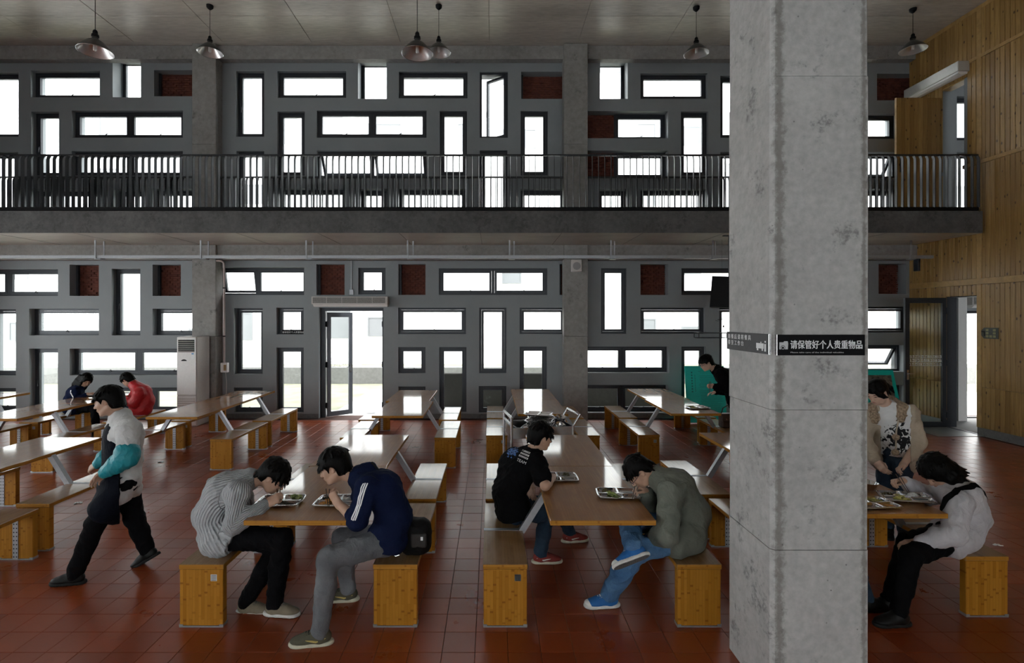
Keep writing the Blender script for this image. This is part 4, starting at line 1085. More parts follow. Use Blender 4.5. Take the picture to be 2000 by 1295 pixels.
def head_parts(b,c,f,u,k=1.0,fine=True):
    """adds a head with face to Sdf b; c head centre, f forward, u up"""
    f=nrm(f); l=nrm(np.cross(u,f)); u=np.cross(f,l); R=np.stack([f,l,u],1); W=lambda x,y,z: np.array(c)+R@(np.array((x,y,z))*k)
    b.ell(W(-.014,0,.030),V3(.094,.074,.086)*k,R,.02); b.ell(W(.026,0,-.030),V3(.066,.057,.078)*k,R,.03)
    b.ell(W(.030,0,-.070),V3(.052,.046,.040)*k,R,.025); b.ell(W(.072,0,-.098),V3(.016,.020,.016)*k,R,.02)
    for s in (-1,1):
        b.ell(W(.058,s*.036,-.026),V3(.026,.022,.024)*k,R,.02); b.cone(W(-.02,s*.058,-.045),W(.045,s*.040,-.088),.016*k,.016*k,.025)
    b.ell(W(.082,0,.024),V3(.014,.045,.011)*k,R,.014)
    for s in (-1,1): b.ell(W(.101,s*.031,.003),V3(.014,.019,.012)*k,R,.010,'-')
    for s in (-1,1): b.ell(W(.0805,s*.031,.002),V3(.0125,.0145,.0095)*k,R,.004)
    b.cone(W(.090,0,.012),W(.108,0,-.026),.007*k,.0095*k,.012); b.ell(W(.110,0,-.030),V3(.011,.010,.009)*k,R,.006)
    for s in (-1,1): b.ell(W(.101,s*.011,-.033),V3(.010,.007,.007)*k,R,.005)
    b.ell(W(.0905,0,-.054),V3(.0115,.022,.0062)*k,R,.006); b.ell(W(.0885,0,-.0685),V3(.0115,.019,.0068)*k,R,.006)
    b.ell(W(.106,0,-.0612),V3(.012,.026,.0014)*k,R,.003,'-')
    for s in (-1,1):
        b.ell(W(-.004,s*.078,-.002),V3(.019,.0075,.030)*k,R@np.array(Matrix.Rotation(s*.25,3,'Z')),.006); b.ell(W(.001,s*.085,.0),V3(.009,.006,.016)*k,R,.004,'-')
    return W,R
def face_extras(W,R,parent,k=1.0):
    eb=MB(); o=np.array(parent.location)
    for s in (-1,1):
        pts=[W(.0905,s*.014,.021)-o,W(.0915,s*.028,.027)-o,W(.082,s*.046,.023)-o]; eb.tube(pts,[.0022*k,.0032*k,.0018*k],6)
    eb.build('eyebrows',HAIR,parent)
    ey=MB()
    for s in (-1,1):
        pts=[W(.0905,s*.019,-.0015)-o,W(.0935,s*.030,.001)-o,W(.0885,s*.043,-.001)-o]; ey.tube(pts,[.0014*k,.0028*k,.0014*k],6)
    ey.build('eyelids',HAIR,parent)
    lp=MB(); pts=[W(.0935,-.019,-.0615)-o,W(.1015,0,-.0605)-o,W(.0935,.019,-.0615)-o]; lp.tube(pts,[.0022*k,.0042*k,.0022*k],6); lp.build('lips',LIP,parent)
def hand(b,w,d,n,t,curl=.5,k=1.0,spread=.0,thumb=.6):
    """w wrist, d direction to the knuckles, n palm normal, t towards the thumb"""
    d=nrm(d); t=nrm(np.array(t)-d*np.dot(t,d)); n0=np.cross(d,t); n=n0 if np.dot(n0,n)>0 else -n0; w=np.array(w)
    A=lambda x,y,z: w+(d*x+t*y+n*z)*k
    R=np.stack([d,t,n],1)
    b.box(A(.050,0,0),V3(.044,.037,.0125)*k,R,.0115*k,.014); b.cone(A(-.015,0,0),A(.02,0,0),.024*k,.022*k,.02)
    for i,(y,L,r) in enumerate(((.028,.072,.0082),(.0095,.080,.0085),(-.009,.074,.0082),(-.027,.058,.0072))):
        base=A(.090-(.004 if i in(0,) else .010 if i==3 else 0),y,0); ang=0; p=base; y2=y*spread
        for seg,(fr,mx) in enumerate(((.45,1.25),(.32,1.55),(.23,.9))):
            ang+=mx*curl*(1+.08*(i-1.5)); dirv=d*math.cos(ang)+n*math.sin(ang)+t*(y2*8)
            q=p+nrm(dirv)*L*fr*k*1.0; b.cone(p,q,r*k*(1-.08*seg),r*k*(.93-.08*seg),.0045); p=q
    p0=A(.018,.030,.004); p1=A(.046,.050-.012*thumb,.012+.012*thumb); p2=A(.072,.054-.034*thumb,.016+.020*thumb); p3=A(.090,.050-.046*thumb,.018+.024*thumb)
    b.cone(p0,p1,.0135*k,.0110*k,.012); b.cone(p1,p2,.0102*k,.0092*k,.005); b.cone(p2,p3,.0090*k,.0075*k,.004)
def shoe(parent,a,toe,up=(0,0,1),mat=None,sole=None,L=.265,k=1.0,lace=None,cap=None,hgt=.0,stripe=None,tread=None):
    """a = ankle joint (about .10 above the sole)"""
    a=np.array(a); u=nrm(up); f=nrm(np.array(toe)-u*np.dot(toe,u)); l=np.cross(u,f); R=np.stack([f,l,u],1)
    A=lambda x,y,z: a+(f*x+l*y+u*z)*k
    s=Sdf(.0055)
    s.ell(A(-.022,0,-.052),V3(.048,.036,.042)*k,R,.03); s.ell(A(.060,0,-.062),V3(.085,.042,.030)*k,R,.03); s.ell(A(.130,.002,-.068),V3(.060,.043,.025)*k,R,.03)
    s.cone(A(.0,0,-.055),A(-.004,0,-.006),.040*k,.040*k,.03); s.cone(A(.02,0,-.03),A(.085,0,-.052),.034*k,.03*k,.03)
    s.plane(A(0,0,-.088),-u); s.ell(A(0,0,.012),V3(.036,.030,.03)*k,R,.008,'-')
    o=s.build('shoe',mat,parent)
    q=Sdf(.0055)
    q.ell(A(.055,0,-.088),V3(.138,.046,.030)*k,R,.01); q.ell(A(-.03,0,-.088),V3(.050,.038,.03)*k,R,.02); q.ell(A(.135,.003,-.088),V3(.062,.047,.03)*k,R,.02)
    q.plane(A(0,0,-.100),-u); q.plane(A(0,0,-.074),u)
    if tread:
        g=Sdf(.0055); g.ell(A(.055,0,-.100),V3(.128,.040,.02)*k,R,.01); g.ell(A(-.03,0,-.100),V3(.044,.033,.02)*k,R,.02); g.ell(A(.135,.003,-.100),V3(.055,.041,.02)*k,R,.02); g.plane(A(0,0,-.1025),-u); g.plane(A(0,0,-.094),u); q2=g.build('shoe_tread',tread,parent); q2.parent=o
    so=q.build('shoe_sole',sole,parent); so.parent=o; so.location=(0,0,0)
    if lace:
        m=MB(); O=np.array(parent.location)
        for i in range(5):
            x=.050+i*.017; zt=np.interp(x,[.05,.085,.11,.13],[-.006,-.019,-.034,-.042])+.004; z2=np.interp(x+.012,[.05,.085,.11,.13],[-.006,-.019,-.034,-.042])+.004
            m.tube([A(x,-.026,zt-.015)-O,A(x+.006,0,(zt+z2)/2)-O,A(x+.012,.026,z2-.015)-O],.0034*k,5); m.tube([A(x+.012,-.026,z2-.015)-O,A(x+.006,0,(zt+z2)/2+.001)-O,A(x,.026,zt-.015)-O],.0034*k,5)
        q=m.build('shoe_laces',lace,parent); q.parent=o
    if cap:
        t=Sdf(.0055); t.ell(A(.148,.002,-.070),V3(.047,.041,.0255)*k,R,.01); t.plane(A(.135,0,0),-f); t.plane(A(0,0,-.086),-u); q=t.build('toe_cap',cap,parent); q.parent=o
    if stripe:
        O=np.array(parent.location)
        for sd in (-1,1):
            q=MB().tube([A(-.04,sd*.036,-.045)-O,A(.02,sd*.0415,-.060)-O,A(.085,sd*.041,-.050)-O],[.003*k,.0095*k,.003*k],6).build('shoe_stripe',stripe,parent); q.parent=o
    return o
def hair_cap(W,R,parent,h,style,seed,k=1.0,vol=.016):
    s=Sdf(h); rr=random.Random(seed); c=W(0,0,0)
    e=vol
    s.ell(W(-.016,0,.036),V3(.094+e,.074+e,.087+e)*k,R,.01); s.ell(W(-.050,0,-.020),V3(.058+e*.6,.062+e*.7,.070)*k,R,.03)
    # open the face and the neck
    s.box(W(.125,0,-.062),V3(.085,.10,.085)*k,R,.03*k,.02,'-'); 
    for sd in (-1,1): s.ell(W(.004,sd*.082,-.026),V3(.030,.03,.046)*k,R,.012,'-')
    s.box(W(-.02,0,-.125),V3(.2,.12,.045)*k,R,.01,.02,'-') if style!='long' else None
    def tuft(p,dv,L,r): p=np.array(p); q=p+R@nrm(dv)*L*k; s.cone(p,q,r*k,.0015,.008)
    # fringe and crown tufts
    if style in('tail','long','bob'):
        for sd in (-1,1):
            for i in range(9):
                q=i/8; s.chain([W(.035+.035*q,sd*(.004+.018*(1-q)),.118-.026*q),W(.072+.012*q,sd*(.034+.012*(1-q)),.082-.022*q),W(.062+.016*q,sd*(.066-.006*q),.042-.03*q),W(.028+.02*q,sd*.080,-.004-.02*q),W(.0,sd*.084,-.05)],[.010*k,.011*k,.010*k,.010*k,.004],.006)
    for i in range(0 if style in('tail','long','bob') else 38):
        a=rr.uniform(-1.25,1.25); tuft(W(.062*math.cos(a)+.012,.078*math.sin(a),.062+rr.uniform(-.006,.012)),(.75*math.cos(a)+.12,.55*math.sin(a)+rr.uniform(-.3,.3),-1.0+rr.uniform(-.2,.3)),rr.uniform(.05,.080)*(1.15 if style=='fringe' else .9),.0085)
    for i in range(12 if style=='tail' else 60):
        a=rr.uniform(0,6.283); b=rr.uniform(.15,1.25); dv=(math.cos(a)*math.sin(b),math.sin(a)*math.sin(b),math.cos(b))
        p=W(-.016+(.090+e)*dv[0],(.071+e)*dv[1],.036+(.083+e)*dv[2]); tuft(p,(dv[0]+.2*rr.uniform(-1,1),dv[1]+.3*rr.uniform(-1,1),dv[2]*.15-.6),rr.uniform(.025,.042),.009)
    for i in range(18):
        a=rr.uniform(2.0,4.28); tuft(W(-.02+.092*math.cos(a),.082*math.sin(a),-.035+rr.uniform(-.012,.02)),(math.cos(a)*.25,math.sin(a)*.2,-1),rr.uniform(.03,.055),.011)
    if style=='long':
        for sd in (-1,1):
            for i in range(7):
                y=sd*(.05+.006*i); x=.04-.022*i
                s.chain([W(x,y,.03),W(x-.006,y*1.15,-.07),W(x-.012,y*1.2,-.17),W(x-.01,y*1.05,-.26+.01*(i%3))],[.020*k,.022*k,.019*k,.006],.012)
        s.chain([W(-.085,0,.02),W(-.095,0,-.1),W(-.09,0,-.25)],[.05*k,.06*k,.03*k],.03)
    if style=='bob':
        for i in range(13):
            a=1.15+ (2*math.pi-2.3)*i/12; x=-.016+.098*math.cos(a); y=.085*math.sin(a)
            s.chain([W(x,y,.03),W(x*1.05,y*1.1,-.04),W(x*1.1-.004,y*1.12,-.105),W(x*1.3-.02,y*1.15,-.155+rr.uniform(-.015,.015))],[.020*k,.026*k,.021*k,.004],.012)
    if style=='tail':
        s.ell(W(-.105,0,.005),V3(.035,.035,.035)*k,R,.02); s.chain([W(-.11,.0,.0),W(-.15,.0,-.02),W(-.19,.01,-.07),W(-.22,.015,-.15)],[.030*k,.034*k,.026*k,.005],.01)
    return s.build('hair',HAIR,parent)
def glasses(W,parent,col,k=1.0):
    m=MB(); O=np.array(parent.location)
    for sd in (-1,1):
        m.tube([W(.104,sd*.031+.021*math.cos(a),.001+.015*math.sin(a))-O for a in np.linspace(0,2*math.pi,17)],.0016*k,6,False)
        m.tube([W(.102,sd*.052,.006)-O,W(.06,sd*.076,.010)-O,W(-.005,sd*.081,.012)-O],.0017*k,6)
    m.tube([W(.107,-.011,.004)-O,W(.110,0,.007)-O,W(.107,.011,.004)-O],.0016*k,6); m.build('glasses',col,parent)
GLS=plain('dark_spectacle_frame',(.02,.02,.05),.3,.3)

def rib(o,P):
    n=len(o.data.vertices); V=np.empty(n*3,np.float32); o.data.vertices.foreach_get('co',V); V=V.reshape(-1,3)+np.array(o.parent.location)
    best=np.full(n,9.); val=np.zeros(n)
    def smooth(pts,m=7):
        pts=[2*pts[0]-pts[1]]+pts+[2*pts[-1]-pts[-2]]; out=[]
        for i in range(1,len(pts)-2):
            a,b,c_,e_=pts[i-1:i+3]
            for t in np.arange(m)/m: out.append(.5*((2*b)+(c_-a)*t+(2*a-5*b+4*c_-e_)*t*t+(3*b-a-3*c_+e_)*t**3))
        return out+[pts[-2]]
    for names,N,sc in (('pel w c n',54,1.),('sR eR wR',30,.6),('sL eL wL',30,.6)):
        Q=smooth([P[q] for q in names.split()]); ref=np.array((0,-1.,0))
        for A,B in zip(Q[:-1],Q[1:]):
            d_=(B-A); L=np.linalg.norm(d_); d_/=L; t=np.clip((V-A)@d_,0,L); q=V-A-t[:,None]*d_; dist=np.linalg.norm(q,axis=1)/sc
            ref=ref-d_*(ref@d_); ref/=np.linalg.norm(ref); s=np.cross(d_,ref); ang=np.arctan2(q@s,q@ref)
            m=dist<best; best[m]=dist[m]; val[m]=ang[m]*N/(2*np.pi)
    at_=o.data.attributes.new('rib','FLOAT','POINT'); at_.data.foreach_set('value',val.astype(np.float32))
def person(label,J,head,ctop,cleg,shoes,h=.005,skin=SKIN,hairstyle='short',seed=1,k=.97,handR=None,handL=None,sleeve='long',top='sweater',group='diners and staff in the hall',hunch=1.0,loose=0.,legr=(.090,.066,.052),fold=(.0042,.07),hvol=.016,glass=None,feet=None,topfold_axis=None,topname=None):
    P={a:np.array(at(*b)) for a,b in J.items()}
    g0=(P['aL']+P['aR'])/2; root=thing('person',label,'person',(float(g0[0]),float(g0[1]),0.),0,group)
    hc=np.array(at(*head[0])); f=nrm(head[1]); u=np.array(head[2] if len(head)>2 else (0,0,1.)); u=nrm(u-f*np.dot(u,f))
    # ---- body, one continuous surface
    b=Sdf(h); W,R=head_parts(b,hc,f,u,k)
    b.cone(W(-.028,0,-.055),P['n'],.050*k,.056*k,.03)
    b.chain([P['n'],P['c'],P['w'],P['pel']],[.056,.085,.085,.09],.04)
    for s in 'LR':
        b.chain([P['n'],P['s'+s]],[.05,.045],.04); b.chain([P['s'+s],P['e'+s]],[.047,.041],.02)
        e,w=P['e'+s],P['w'+s]; b.chain([e,e+(w-e)*.35,w],[.040,.040,.027],.012)
        b.chain([P['pel'],P['h'+s],P['k'+s]],[.08,.07,.05],.03); b.chain([P['k'+s],P['a'+s]],[.048,.034],.02)
        hd=handR if s=='R' else handL
        if hd is None: hd=dict(curl=.35,n=(0,0,-1),t=(0,-1,0))
        b_d=hd.get('d',None); d=np.array(b_d) if b_d is not None else w-e
        hand(b,w,d,hd.get('n',(0,0,-1)),hd.get('t',(0,0,1)),hd.get('curl',.4),k*hd.get('k',1.),hd.get('spread',0.),hd.get('thumb',.6))
    b.build('body',skin,root)
    face_extras(W,R,root,k)
    hair_cap(W,R,root,max(.0045,h*.9),hairstyle,seed,k,hvol)
    if glass is not None: glasses(W,root,glass,k)
    # ---- top
    sh=nrm(P['sL']-P['sR']); hp=nrm(P['hL']-P['hR'])
    def torso(s,ex=0.,upto=3):
        sp=[P['pel'],P['w'],P['c'],P['n']]; hw=[.072,.055,.085,.03]; rr_=[.105,.098,.105,.062]
        sd=[hp,nrm(hp*.6+sh*.4),sh,sh]
        for i in range(upto):
            for q in (-1,0,1): s.cone(sp[i]+sd[i]*hw[i]*q,sp[i+1]+sd[i+1]*hw[i+1]*q,rr_[i]+ex,rr_[i+1]+ex*.5,.035)
        for q in 'LR': s.cone(sp[2]+sd[2]*.0,P['s'+q],.09+ex,.068+ex*.6,.04); s.cone(P['n'],P['s'+q],.055+ex*.3,.060+ex*.5,.04)
    t=Sdf(h*1.25); torso(t,.012+loose)
    if top in('sweater','hoodie','tshirt'):
        ax=nrm(P['w']-P['pel']); big=top=='sweater'
        t.cone(P['pel']-hp*.06,P['pel']+hp*.06,(.142 if big else .132)+loose,(.142 if big else .132)+loose,.03)
        if big:
            for q in 'LR': t.cone(P['h'+q],P['h'+q]+(P['k'+q]-P['h'+q])*.16,.122+loose,.116+loose,.03)
            fwd=nrm((P['kL']+P['kR'])/2-P['pel']); t.plane(P['pel']+fwd*.17,nrm(fwd-ax*.5))
        t.plane(P['pel']-ax*(.13 if big else .045),-ax)
    for q in 'LR':
        s_,e,w=P['s'+q],P['e'+q],P['w'+q]
        if sleeve=='long':
            t.chain([s_,e],[.070+loose,.060+loose],.03); t.chain([e,e+(w-e)*.45,e+(w-e)*.93],[.060+loose,.054+loose,.040+loose*.6],.02)
        elif sleeve=='pushed': t.chain([s_,e],[.072+loose,.062+loose],.03); t.chain([e,e+(w-e)*.28],[.060+loose,.052],.02)
        elif sleeve=='short': t.chain([s_,s_+(e-s_)*.68],[.072+loose,.068+loose],.03)
    # neck opening
    up=nrm(W(-.028,0,-.055)-P['n']); t.cone(P['n']+up*.045,P['n']+up*.16,.058*k,.075*k,.012,'-')
    if top=='hoodie':
        back=nrm(P['c']-P['n']); t.chain([P['s'+'L']*.45+P['n']*.55+up*.045,P['n']-f*.095+up*.02,P['s'+'R']*.45+P['n']*.55+up*.045],[.034,.066,.034],.03)
    if top in('jacket','coat'): t.chain([P['sL']*.35+P['n']*.65+up*.05,P['n']-nrm(f*np.array((1,1,0)))*.055+up*.055,P['sR']*.35+P['n']*.65+up*.05],[.020,.026,.020],.02)
    if top in('jacket','coat','shirt'):  # skirt of the garment over the hips
        for q in 'LR': t.cone(P['pel']+ (P['h'+q]-P['pel'])*.8,P['h'+q]+(P['k'+q]-P['h'+q])*.22,.115+loose,.108+loose,.03)
    tm=t.build(topname or top,ctop,root,folds(fold[0],fold[1],seed,topfold_axis))
    if top=='sweater' and ctop.name.startswith('grey_rib'): rib(tm,P)
    # ---- trousers
    t=Sdf(h*1.25); t.ell(P['pel'],(.13,.13,.115),None,.03)
    for q in 'LR':
        a,kn,hh=P['a'+q],P['k'+q],P['h'+q]; t.cone(P['pel'],hh,.105,legr[0]+.012,.03); t.chain([hh,kn],[legr[0]+.008,legr[1]+.006],.02); t.chain([kn,kn+(a-kn)*.5,kn+(a-kn)*1.02],[legr[1]+.004,legr[2]+.010,legr[2]],.02)
    t.build('trousers',cleg,root,folds(.0050,.085,seed+5))
    # ---- shoes
    for q in 'LR':
        tt=np.array((feet or {}).get(q,f*np.array((1,1,0)))); kw=dict(shoes); uu=(feet or {}).get('u'+q,(0,0,1))
        shoe(root,P['a'+q],tt,uu,k=kw.pop('k',.97),**kw)
    return root,P,W,R,tm
def bvh(o):
    me=o.data; L=o.parent.location; return BVHTree.FromPolygons([v.co+L for v in me.vertices],[tuple(p.vertices) for p in me.polygons])
def ribbon(parent,tree,pts,w,mat,name,off=.0015,view=Vector((0,-1,0))):
    """thin band laid onto a garment along the points"""
    L=parent.location; m=MB(); rows=[]
    for i,p in enumerate(pts):
        p=Vector(p); d=(Vector(pts[min(i+1,len(pts)-1)])-Vector(pts[max(i-1,0)])).normalized(); s=d.cross(view).normalized(); r=[]
        h0=tree.find_nearest(p); s=d.cross(h0[1]).normalized()
        for q in (-1,1):
            hit=tree.find_nearest(h0[0]+s*w*.5*q); nn=hit[1] if hit[1].dot(h0[1])>0 else h0[1]; r.append(hit[0]+nn*off-L)
        rows.append(r)
    vs=[v for r in rows for v in r]; m.add(vs,[(2*i,2*i+1,2*i+3,2*i+2) for i in range(len(rows)-1)]); return m.build(name,mat,parent)
def decal(parent,tree,me,M,view,mat,name,off=.002):
    """flat print draped on a garment: vertices of me (placed by M) are cast along view"""
    L=parent.location; n=me.copy(); bad=0
    for v in n.vertices:
        p=M@v.co; h=tree.ray_cast(p-view*.3,view)
        if h[0] is None: h=tree.find_nearest(p)
        v.co=h[0]-view*off-L
    n.materials.clear(); n.materials.append(mat); return link(bpy.data.objects.new(name,n),parent)
# ---------------------------------------------------------------- the individual people
BLK=cloth('black_cotton',(.0042,.0042,.0048),bump=.2); DKT=cloth('black_trouser_cloth',(.0048,.0048,.0058),rough=.8)
GREYKNIT=knit('grey_ribbed_knit',(.46,.475,.49)); NAVY=cloth('navy_fleece',(.008,.013,.040)); GREYJ=denim('grey_denim',(.10,.105,.115),(.20,.205,.215))
BLUEJ=denim('blue_denim',(.035,.10,.22),(.12,.24,.40)); DKJ=denim('dark_denim',(.012,.024,.045),(.03,.055,.085))
OLIVE=cloth('grey_green_cotton',(.135,.145,.118),bump=.2); WHITEC=cloth('white_cotton',(.55,.55,.55)); LILAC=cloth('lilac_white_cotton',(.50,.48,.50))
RED=cloth('red_nylon',(.42,.012,.018),rough=.5); BEIGE=cloth('beige_wool',(.40,.33,.25),(160,160,160),bump=.8); COAT=cloth('black_wool',(.003,.003,.0035),bump=.4)
TAN=plain('tan_suede',(.20,.165,.115),.8); WSOLE=plain('white_rubber',(.62,.61,.58),.6); DSOLE=plain('dark_rubber',(.012,.012,.012),.7,spec=.2)
OLV=plain('olive_mesh_shoe',(.075,.070,.045),.8); YEL=plain('yellow_shoe_band',(.50,.38,.12),.6); BSH=plain('blue_canvas',(.012,.11,.33),.8); RSH=plain('red_suede',(.20,.025,.02),.8); BKSH=plain('black_leather',(.006,.006,.006),.5,spec=.2)
TREAD=plain('grey_tread_rubber',(.10,.10,.095),.9,var=.5,scale=150); LACE=plain('white_lace',(.75,.75,.75),.7); BEIGES=plain('cream_rubber',(.55,.52,.40),.6)

# grey sweater
r,P,W,R,tm=person('young man in grey ribbed sweater bent over his tray, facing right',
 dict(pel=(430,1046,3.80),w=(412,1004,3.80),c=(437,958,3.80),n=(487,936,3.80),sR=(466,962,3.63),sL=(470,950,3.97),eR=(456,1026,3.58),wR=(522,984,3.66),eL=(486,1010,4.02),wL=(548,985,3.98),
  hR=(434,1050,3.71),hL=(432,1044,3.89),kR=(552,1052,3.67),kL=(546,1062,3.84),aR=(536,1174,3.68),aL=(482,1172,3.74)),
 ((535,930,3.78),(.74,-.04,-.67),(.67,0,.74)),GREYKNIT,DKT,dict(mat=TAN,sole=WSOLE,lace=TREAD),hairstyle='fringe',seed=3,hvol=.022,glass=GLS,loose=.008,
 handR=dict(d=(.85,.12,.50),n=(.35,.6,-.6),t=(.2,.4,.8),curl=.82,thumb=.9),handL=dict(d=(1,-.2,-.05),n=(0,0,-1),t=(0,-1,0),curl=.25),feet=dict(R=(1,-.08,0),L=(1,-.05,0)),legr=(.088,.070,.060))
MANGREY=r
# navy hoodie
r,P,W,R,tm=person('young man in navy hoodie with white sleeve stripes eating, facing left',
 dict(pel=(757,1050,3.66),w=(770,1006,3.67),c=(748,955,3.68),n=(700,932,3.69),sL=(718,955,3.51),sR=(712,945,3.86),eL=(698,1016,3.44),wL=(661,984,3.56),eR=(694,1008,3.96),wR=(668,988,3.82),
  hL=(755,1056,3.57),hR=(757,1050,3.76),kL=(642,1090,3.43),kR=(668,1052,3.86),aL=(626,1227,3.36),aR=(680,1146,3.88)),
 ((653,912,3.68),(-.93,-.06,-.34),(-.34,0,.93)),NAVY,GREYJ,dict(mat=OLV,sole=BEIGES,stripe=YEL,lace=BKSH,k=1.02),hairstyle='fringe',seed=9,hvol=.024,sleeve='pushed',top='hoodie',loose=.012,
 handL=dict(d=(-.55,.15,.75),n=(-.1,.9,-.2),t=(-.7,.3,.1),curl=.85,thumb=.9),handR=dict(d=(-.9,-.3,.1),n=(0,0,-1),t=(0,-1,.2),curl=.4),feet=dict(L=(-1,-.10,0),R=(-1,-.05,0)),legr=(.094,.074,.060))
T=bvh(tm)
for i in range(3):
    dx=-.024+.016*i
    a,e=Vector(P['sL'])+Vector((dx+.01,-.08,.075)),Vector(P['eL'])+Vector((dx-.004,-.09,.03))
    ribbon(r,T,[a.lerp(e,q/12) for q in range(13)],.0085,WHITEINK,'sleeve_stripe')
# shoulder bag
o=thing('shoulder_bag','black nylon shoulder bag resting on the bench behind the navy hoodie man','bag',(at(812,1060,3.70).x,3.70,BH))
BAG=plain('black_nylon',(.005,.005,.0055),.65,spec=.15,bump=.3,bscale=260); BAG2=plain('grey_nylon_panel',(.035,.033,.031),.6,spec=.2)
s=Sdf(.006); O=V3(*o.location); s.box(O+V3(0,0,.130),(.115,.078,.128),None,.07,.02); s.ell(O+V3(.02,-.045,.115),(.095,.06,.10),None,.03); s.build('bag_body',BAG,o,folds(.003,.09,2))
s=Sdf(.006); s.box(O+V3(.035,-.092,.135),(.055,.014,.05),None,.012,.02); s.build('pocket_flap',BAG2,o)
MB().box(.05,.066,-.108,-.105,.14,.165).build('small_tag',WHITEINK,o)
m=MB(); pts=[Vector((-.07,-.05,.25)),Vector((-.085,-.04,.33)),Vector((-.15,-.03,.46)),Vector((-.24,-.05,.58)),Vector((-.32,-.02,.66))]
for i in range(len(pts)-1): m.bar(pts[i],pts[i+1],.03,.004,(0,-1,.1))
m.build('strap',BAG,o)
MB().tube([(-.07,-.05,.25),(-.085,-.04,.33)],.006,6).build('buckle',STEEL,o)
m=MB(); m.tube([(-.10,-.085,.03),(-.125,-.09,.05),(-.15,-.085,.035),(-.13,-.085,.02),(-.10,-.085,.03)],.0035,6); m.build('carabiner',STEEL,o)
# black T-shirt
r,P,W,R,tm=person('young man in black T-shirt with back print leaning on the table',
 dict(pel=(1003,997,4.32),w=(993,962,4.33),c=(1012,912,4.40),n=(1040,885,4.44),sR=(1049,906,4.27),sL=(1004,892,4.60),eR=(1065,948,4.07),wR=(1078,934,4.30),eL=(983,908,4.70),wL=(1030,946,4.46),
  hR=(1010,1000,4.24),hL=(1000,990,4.40),kR=(1068,1002,4.44),kL=(1092,982,4.72),aR=(1056,1077,4.46),aL=(1112,1038,4.88)),
 ((1056,853,4.43),(.93,.30,-.20),(.2,0,.98)),BLK,DKJ,dict(mat=RSH,sole=BEIGES,stripe=WSOLE,lace=BKSH),hairstyle='fringe',seed=5,hvol=.022,sleeve='short',top='tshirt',loose=.010,
 handR=dict(d=(.1,.95,.05),n=(0,0,-1),t=(-1,0,.1),curl=.3),handL=dict(d=(.35,-.2,-.9),n=(.2,-.5,0),t=(.9,.1,.2),curl=.35),feet=dict(R=(1,.05,.12),L=(1,.15,0)),legr=(.086,.066,.058))
T=bvh(tm); vw=Vector((.15,.93,-.33)).normalized(); ctr=at(1003,882,4.3)
up=Vector((-.0,.30,.9)); up=(up-vw*up.dot(vw)).normalized(); rt=vw.cross(up).normalized()
def MT(cx,cz,sc=1.,roll=-.42):
    c,s=math.cos(roll),math.sin(roll); a=rt*c+up*s; b_=up*c-rt*s
    p=ctr+a*cx+b_*cz; return Matrix(((a.x*sc,b_.x*sc,-vw.x,p.x),(a.y*sc,b_.y*sc,-vw.y,p.y),(a.z*sc,b_.z*sc,-vw.z,p.z),(0,0,0,1)))
BLUEP=plain('blue_print',(.05,.15,.42),.7,var=.6,scale=60); 
rr=random.Random(8)
m=MB()
for i in range(44):
    a,q=rr.uniform(0,6.28),.062*math.sqrt(rr.random()); x,y=q*math.cos(a)*.85,q*math.sin(a); s=rr.uniform(.006,.013); m.add([(x-s,y-s*.6,0),(x+s*.7,y-s,0),(x+s,y+s*.5,0),(x-s*.5,y+s,0)],[(0,1,2,3)])
decal(r,T,m.mesh('tmp',BLUEP),MT(-.03,.0),vw,BLUEP,'back_print')
m=MB()
for ln in range(3):
    x=.052
    for i in range(7): w=rr.uniform(.006,.011); m.add([(x,.036-.026*ln,0),(x+w,.036-.026*ln,0),(x+w,.052-.026*ln,0),(x,.052-.026*ln,0)],[(0,1,2,3)]); x+=w+.004
decal(r,T,m.mesh('tmp',WHITEINK),MT(0,0),vw,WHITEINK,'print_lines')
tx=text('lettering','TEAM',.034,WHITEINK,r,(0,0,0)); tme=tx.data; bpy.data.objects.remove(tx)
decal(r,T,tme,MT(.052,-.048),vw,WHITEINK,'lettering')
# green jacket
r,P,W,R,tm=person('man in grey green jacket and blue sneakers with legs crossed, facing left',
 dict(pel=(1342,1040,3.80),w=(1350,1000,3.82),c=(1320,952,3.84),n=(1284,932,3.85),sL=(1310,962,3.67),sR=(1300,950,4.01),eL=(1302,1046,3.57),wL=(1268,1052,3.74),eR=(1265,996,4.06),wR=(1262,960,3.92),
  hL=(1342,1048,3.70),hR=(1342,1040,3.90),kL=(1243,1076,3.66),kR=(1228,1012,3.96),aL=(1190,1158,3.79),aR=(1236,1066,3.54)),
 ((1247,920,3.86),(-.56,-.06,-.82),(-.82,0,.56)),OLIVE,BLUEJ,dict(mat=BSH,sole=WSOLE,lace=LACE,cap=WSOLE,tread=TREAD),hairstyle='short',seed=14,hvol=.010,glass=GLS,top='jacket',loose=.020,
 handR=dict(d=(-.75,-.15,.30),n=(-.2,-.4,-.8),t=(-.2,-.7,.5),curl=.75,thumb=.9),handL=dict(d=(-.9,.3,-.1),n=(0,0,-1),t=(0,.8,.2),curl=.4),feet=dict(L=(-1,-.06,0),R=(-.90,-.08,-.40),uR=(-.25,.72,.62)),legr=(.092,.074,.066),fold=(.005,.085))
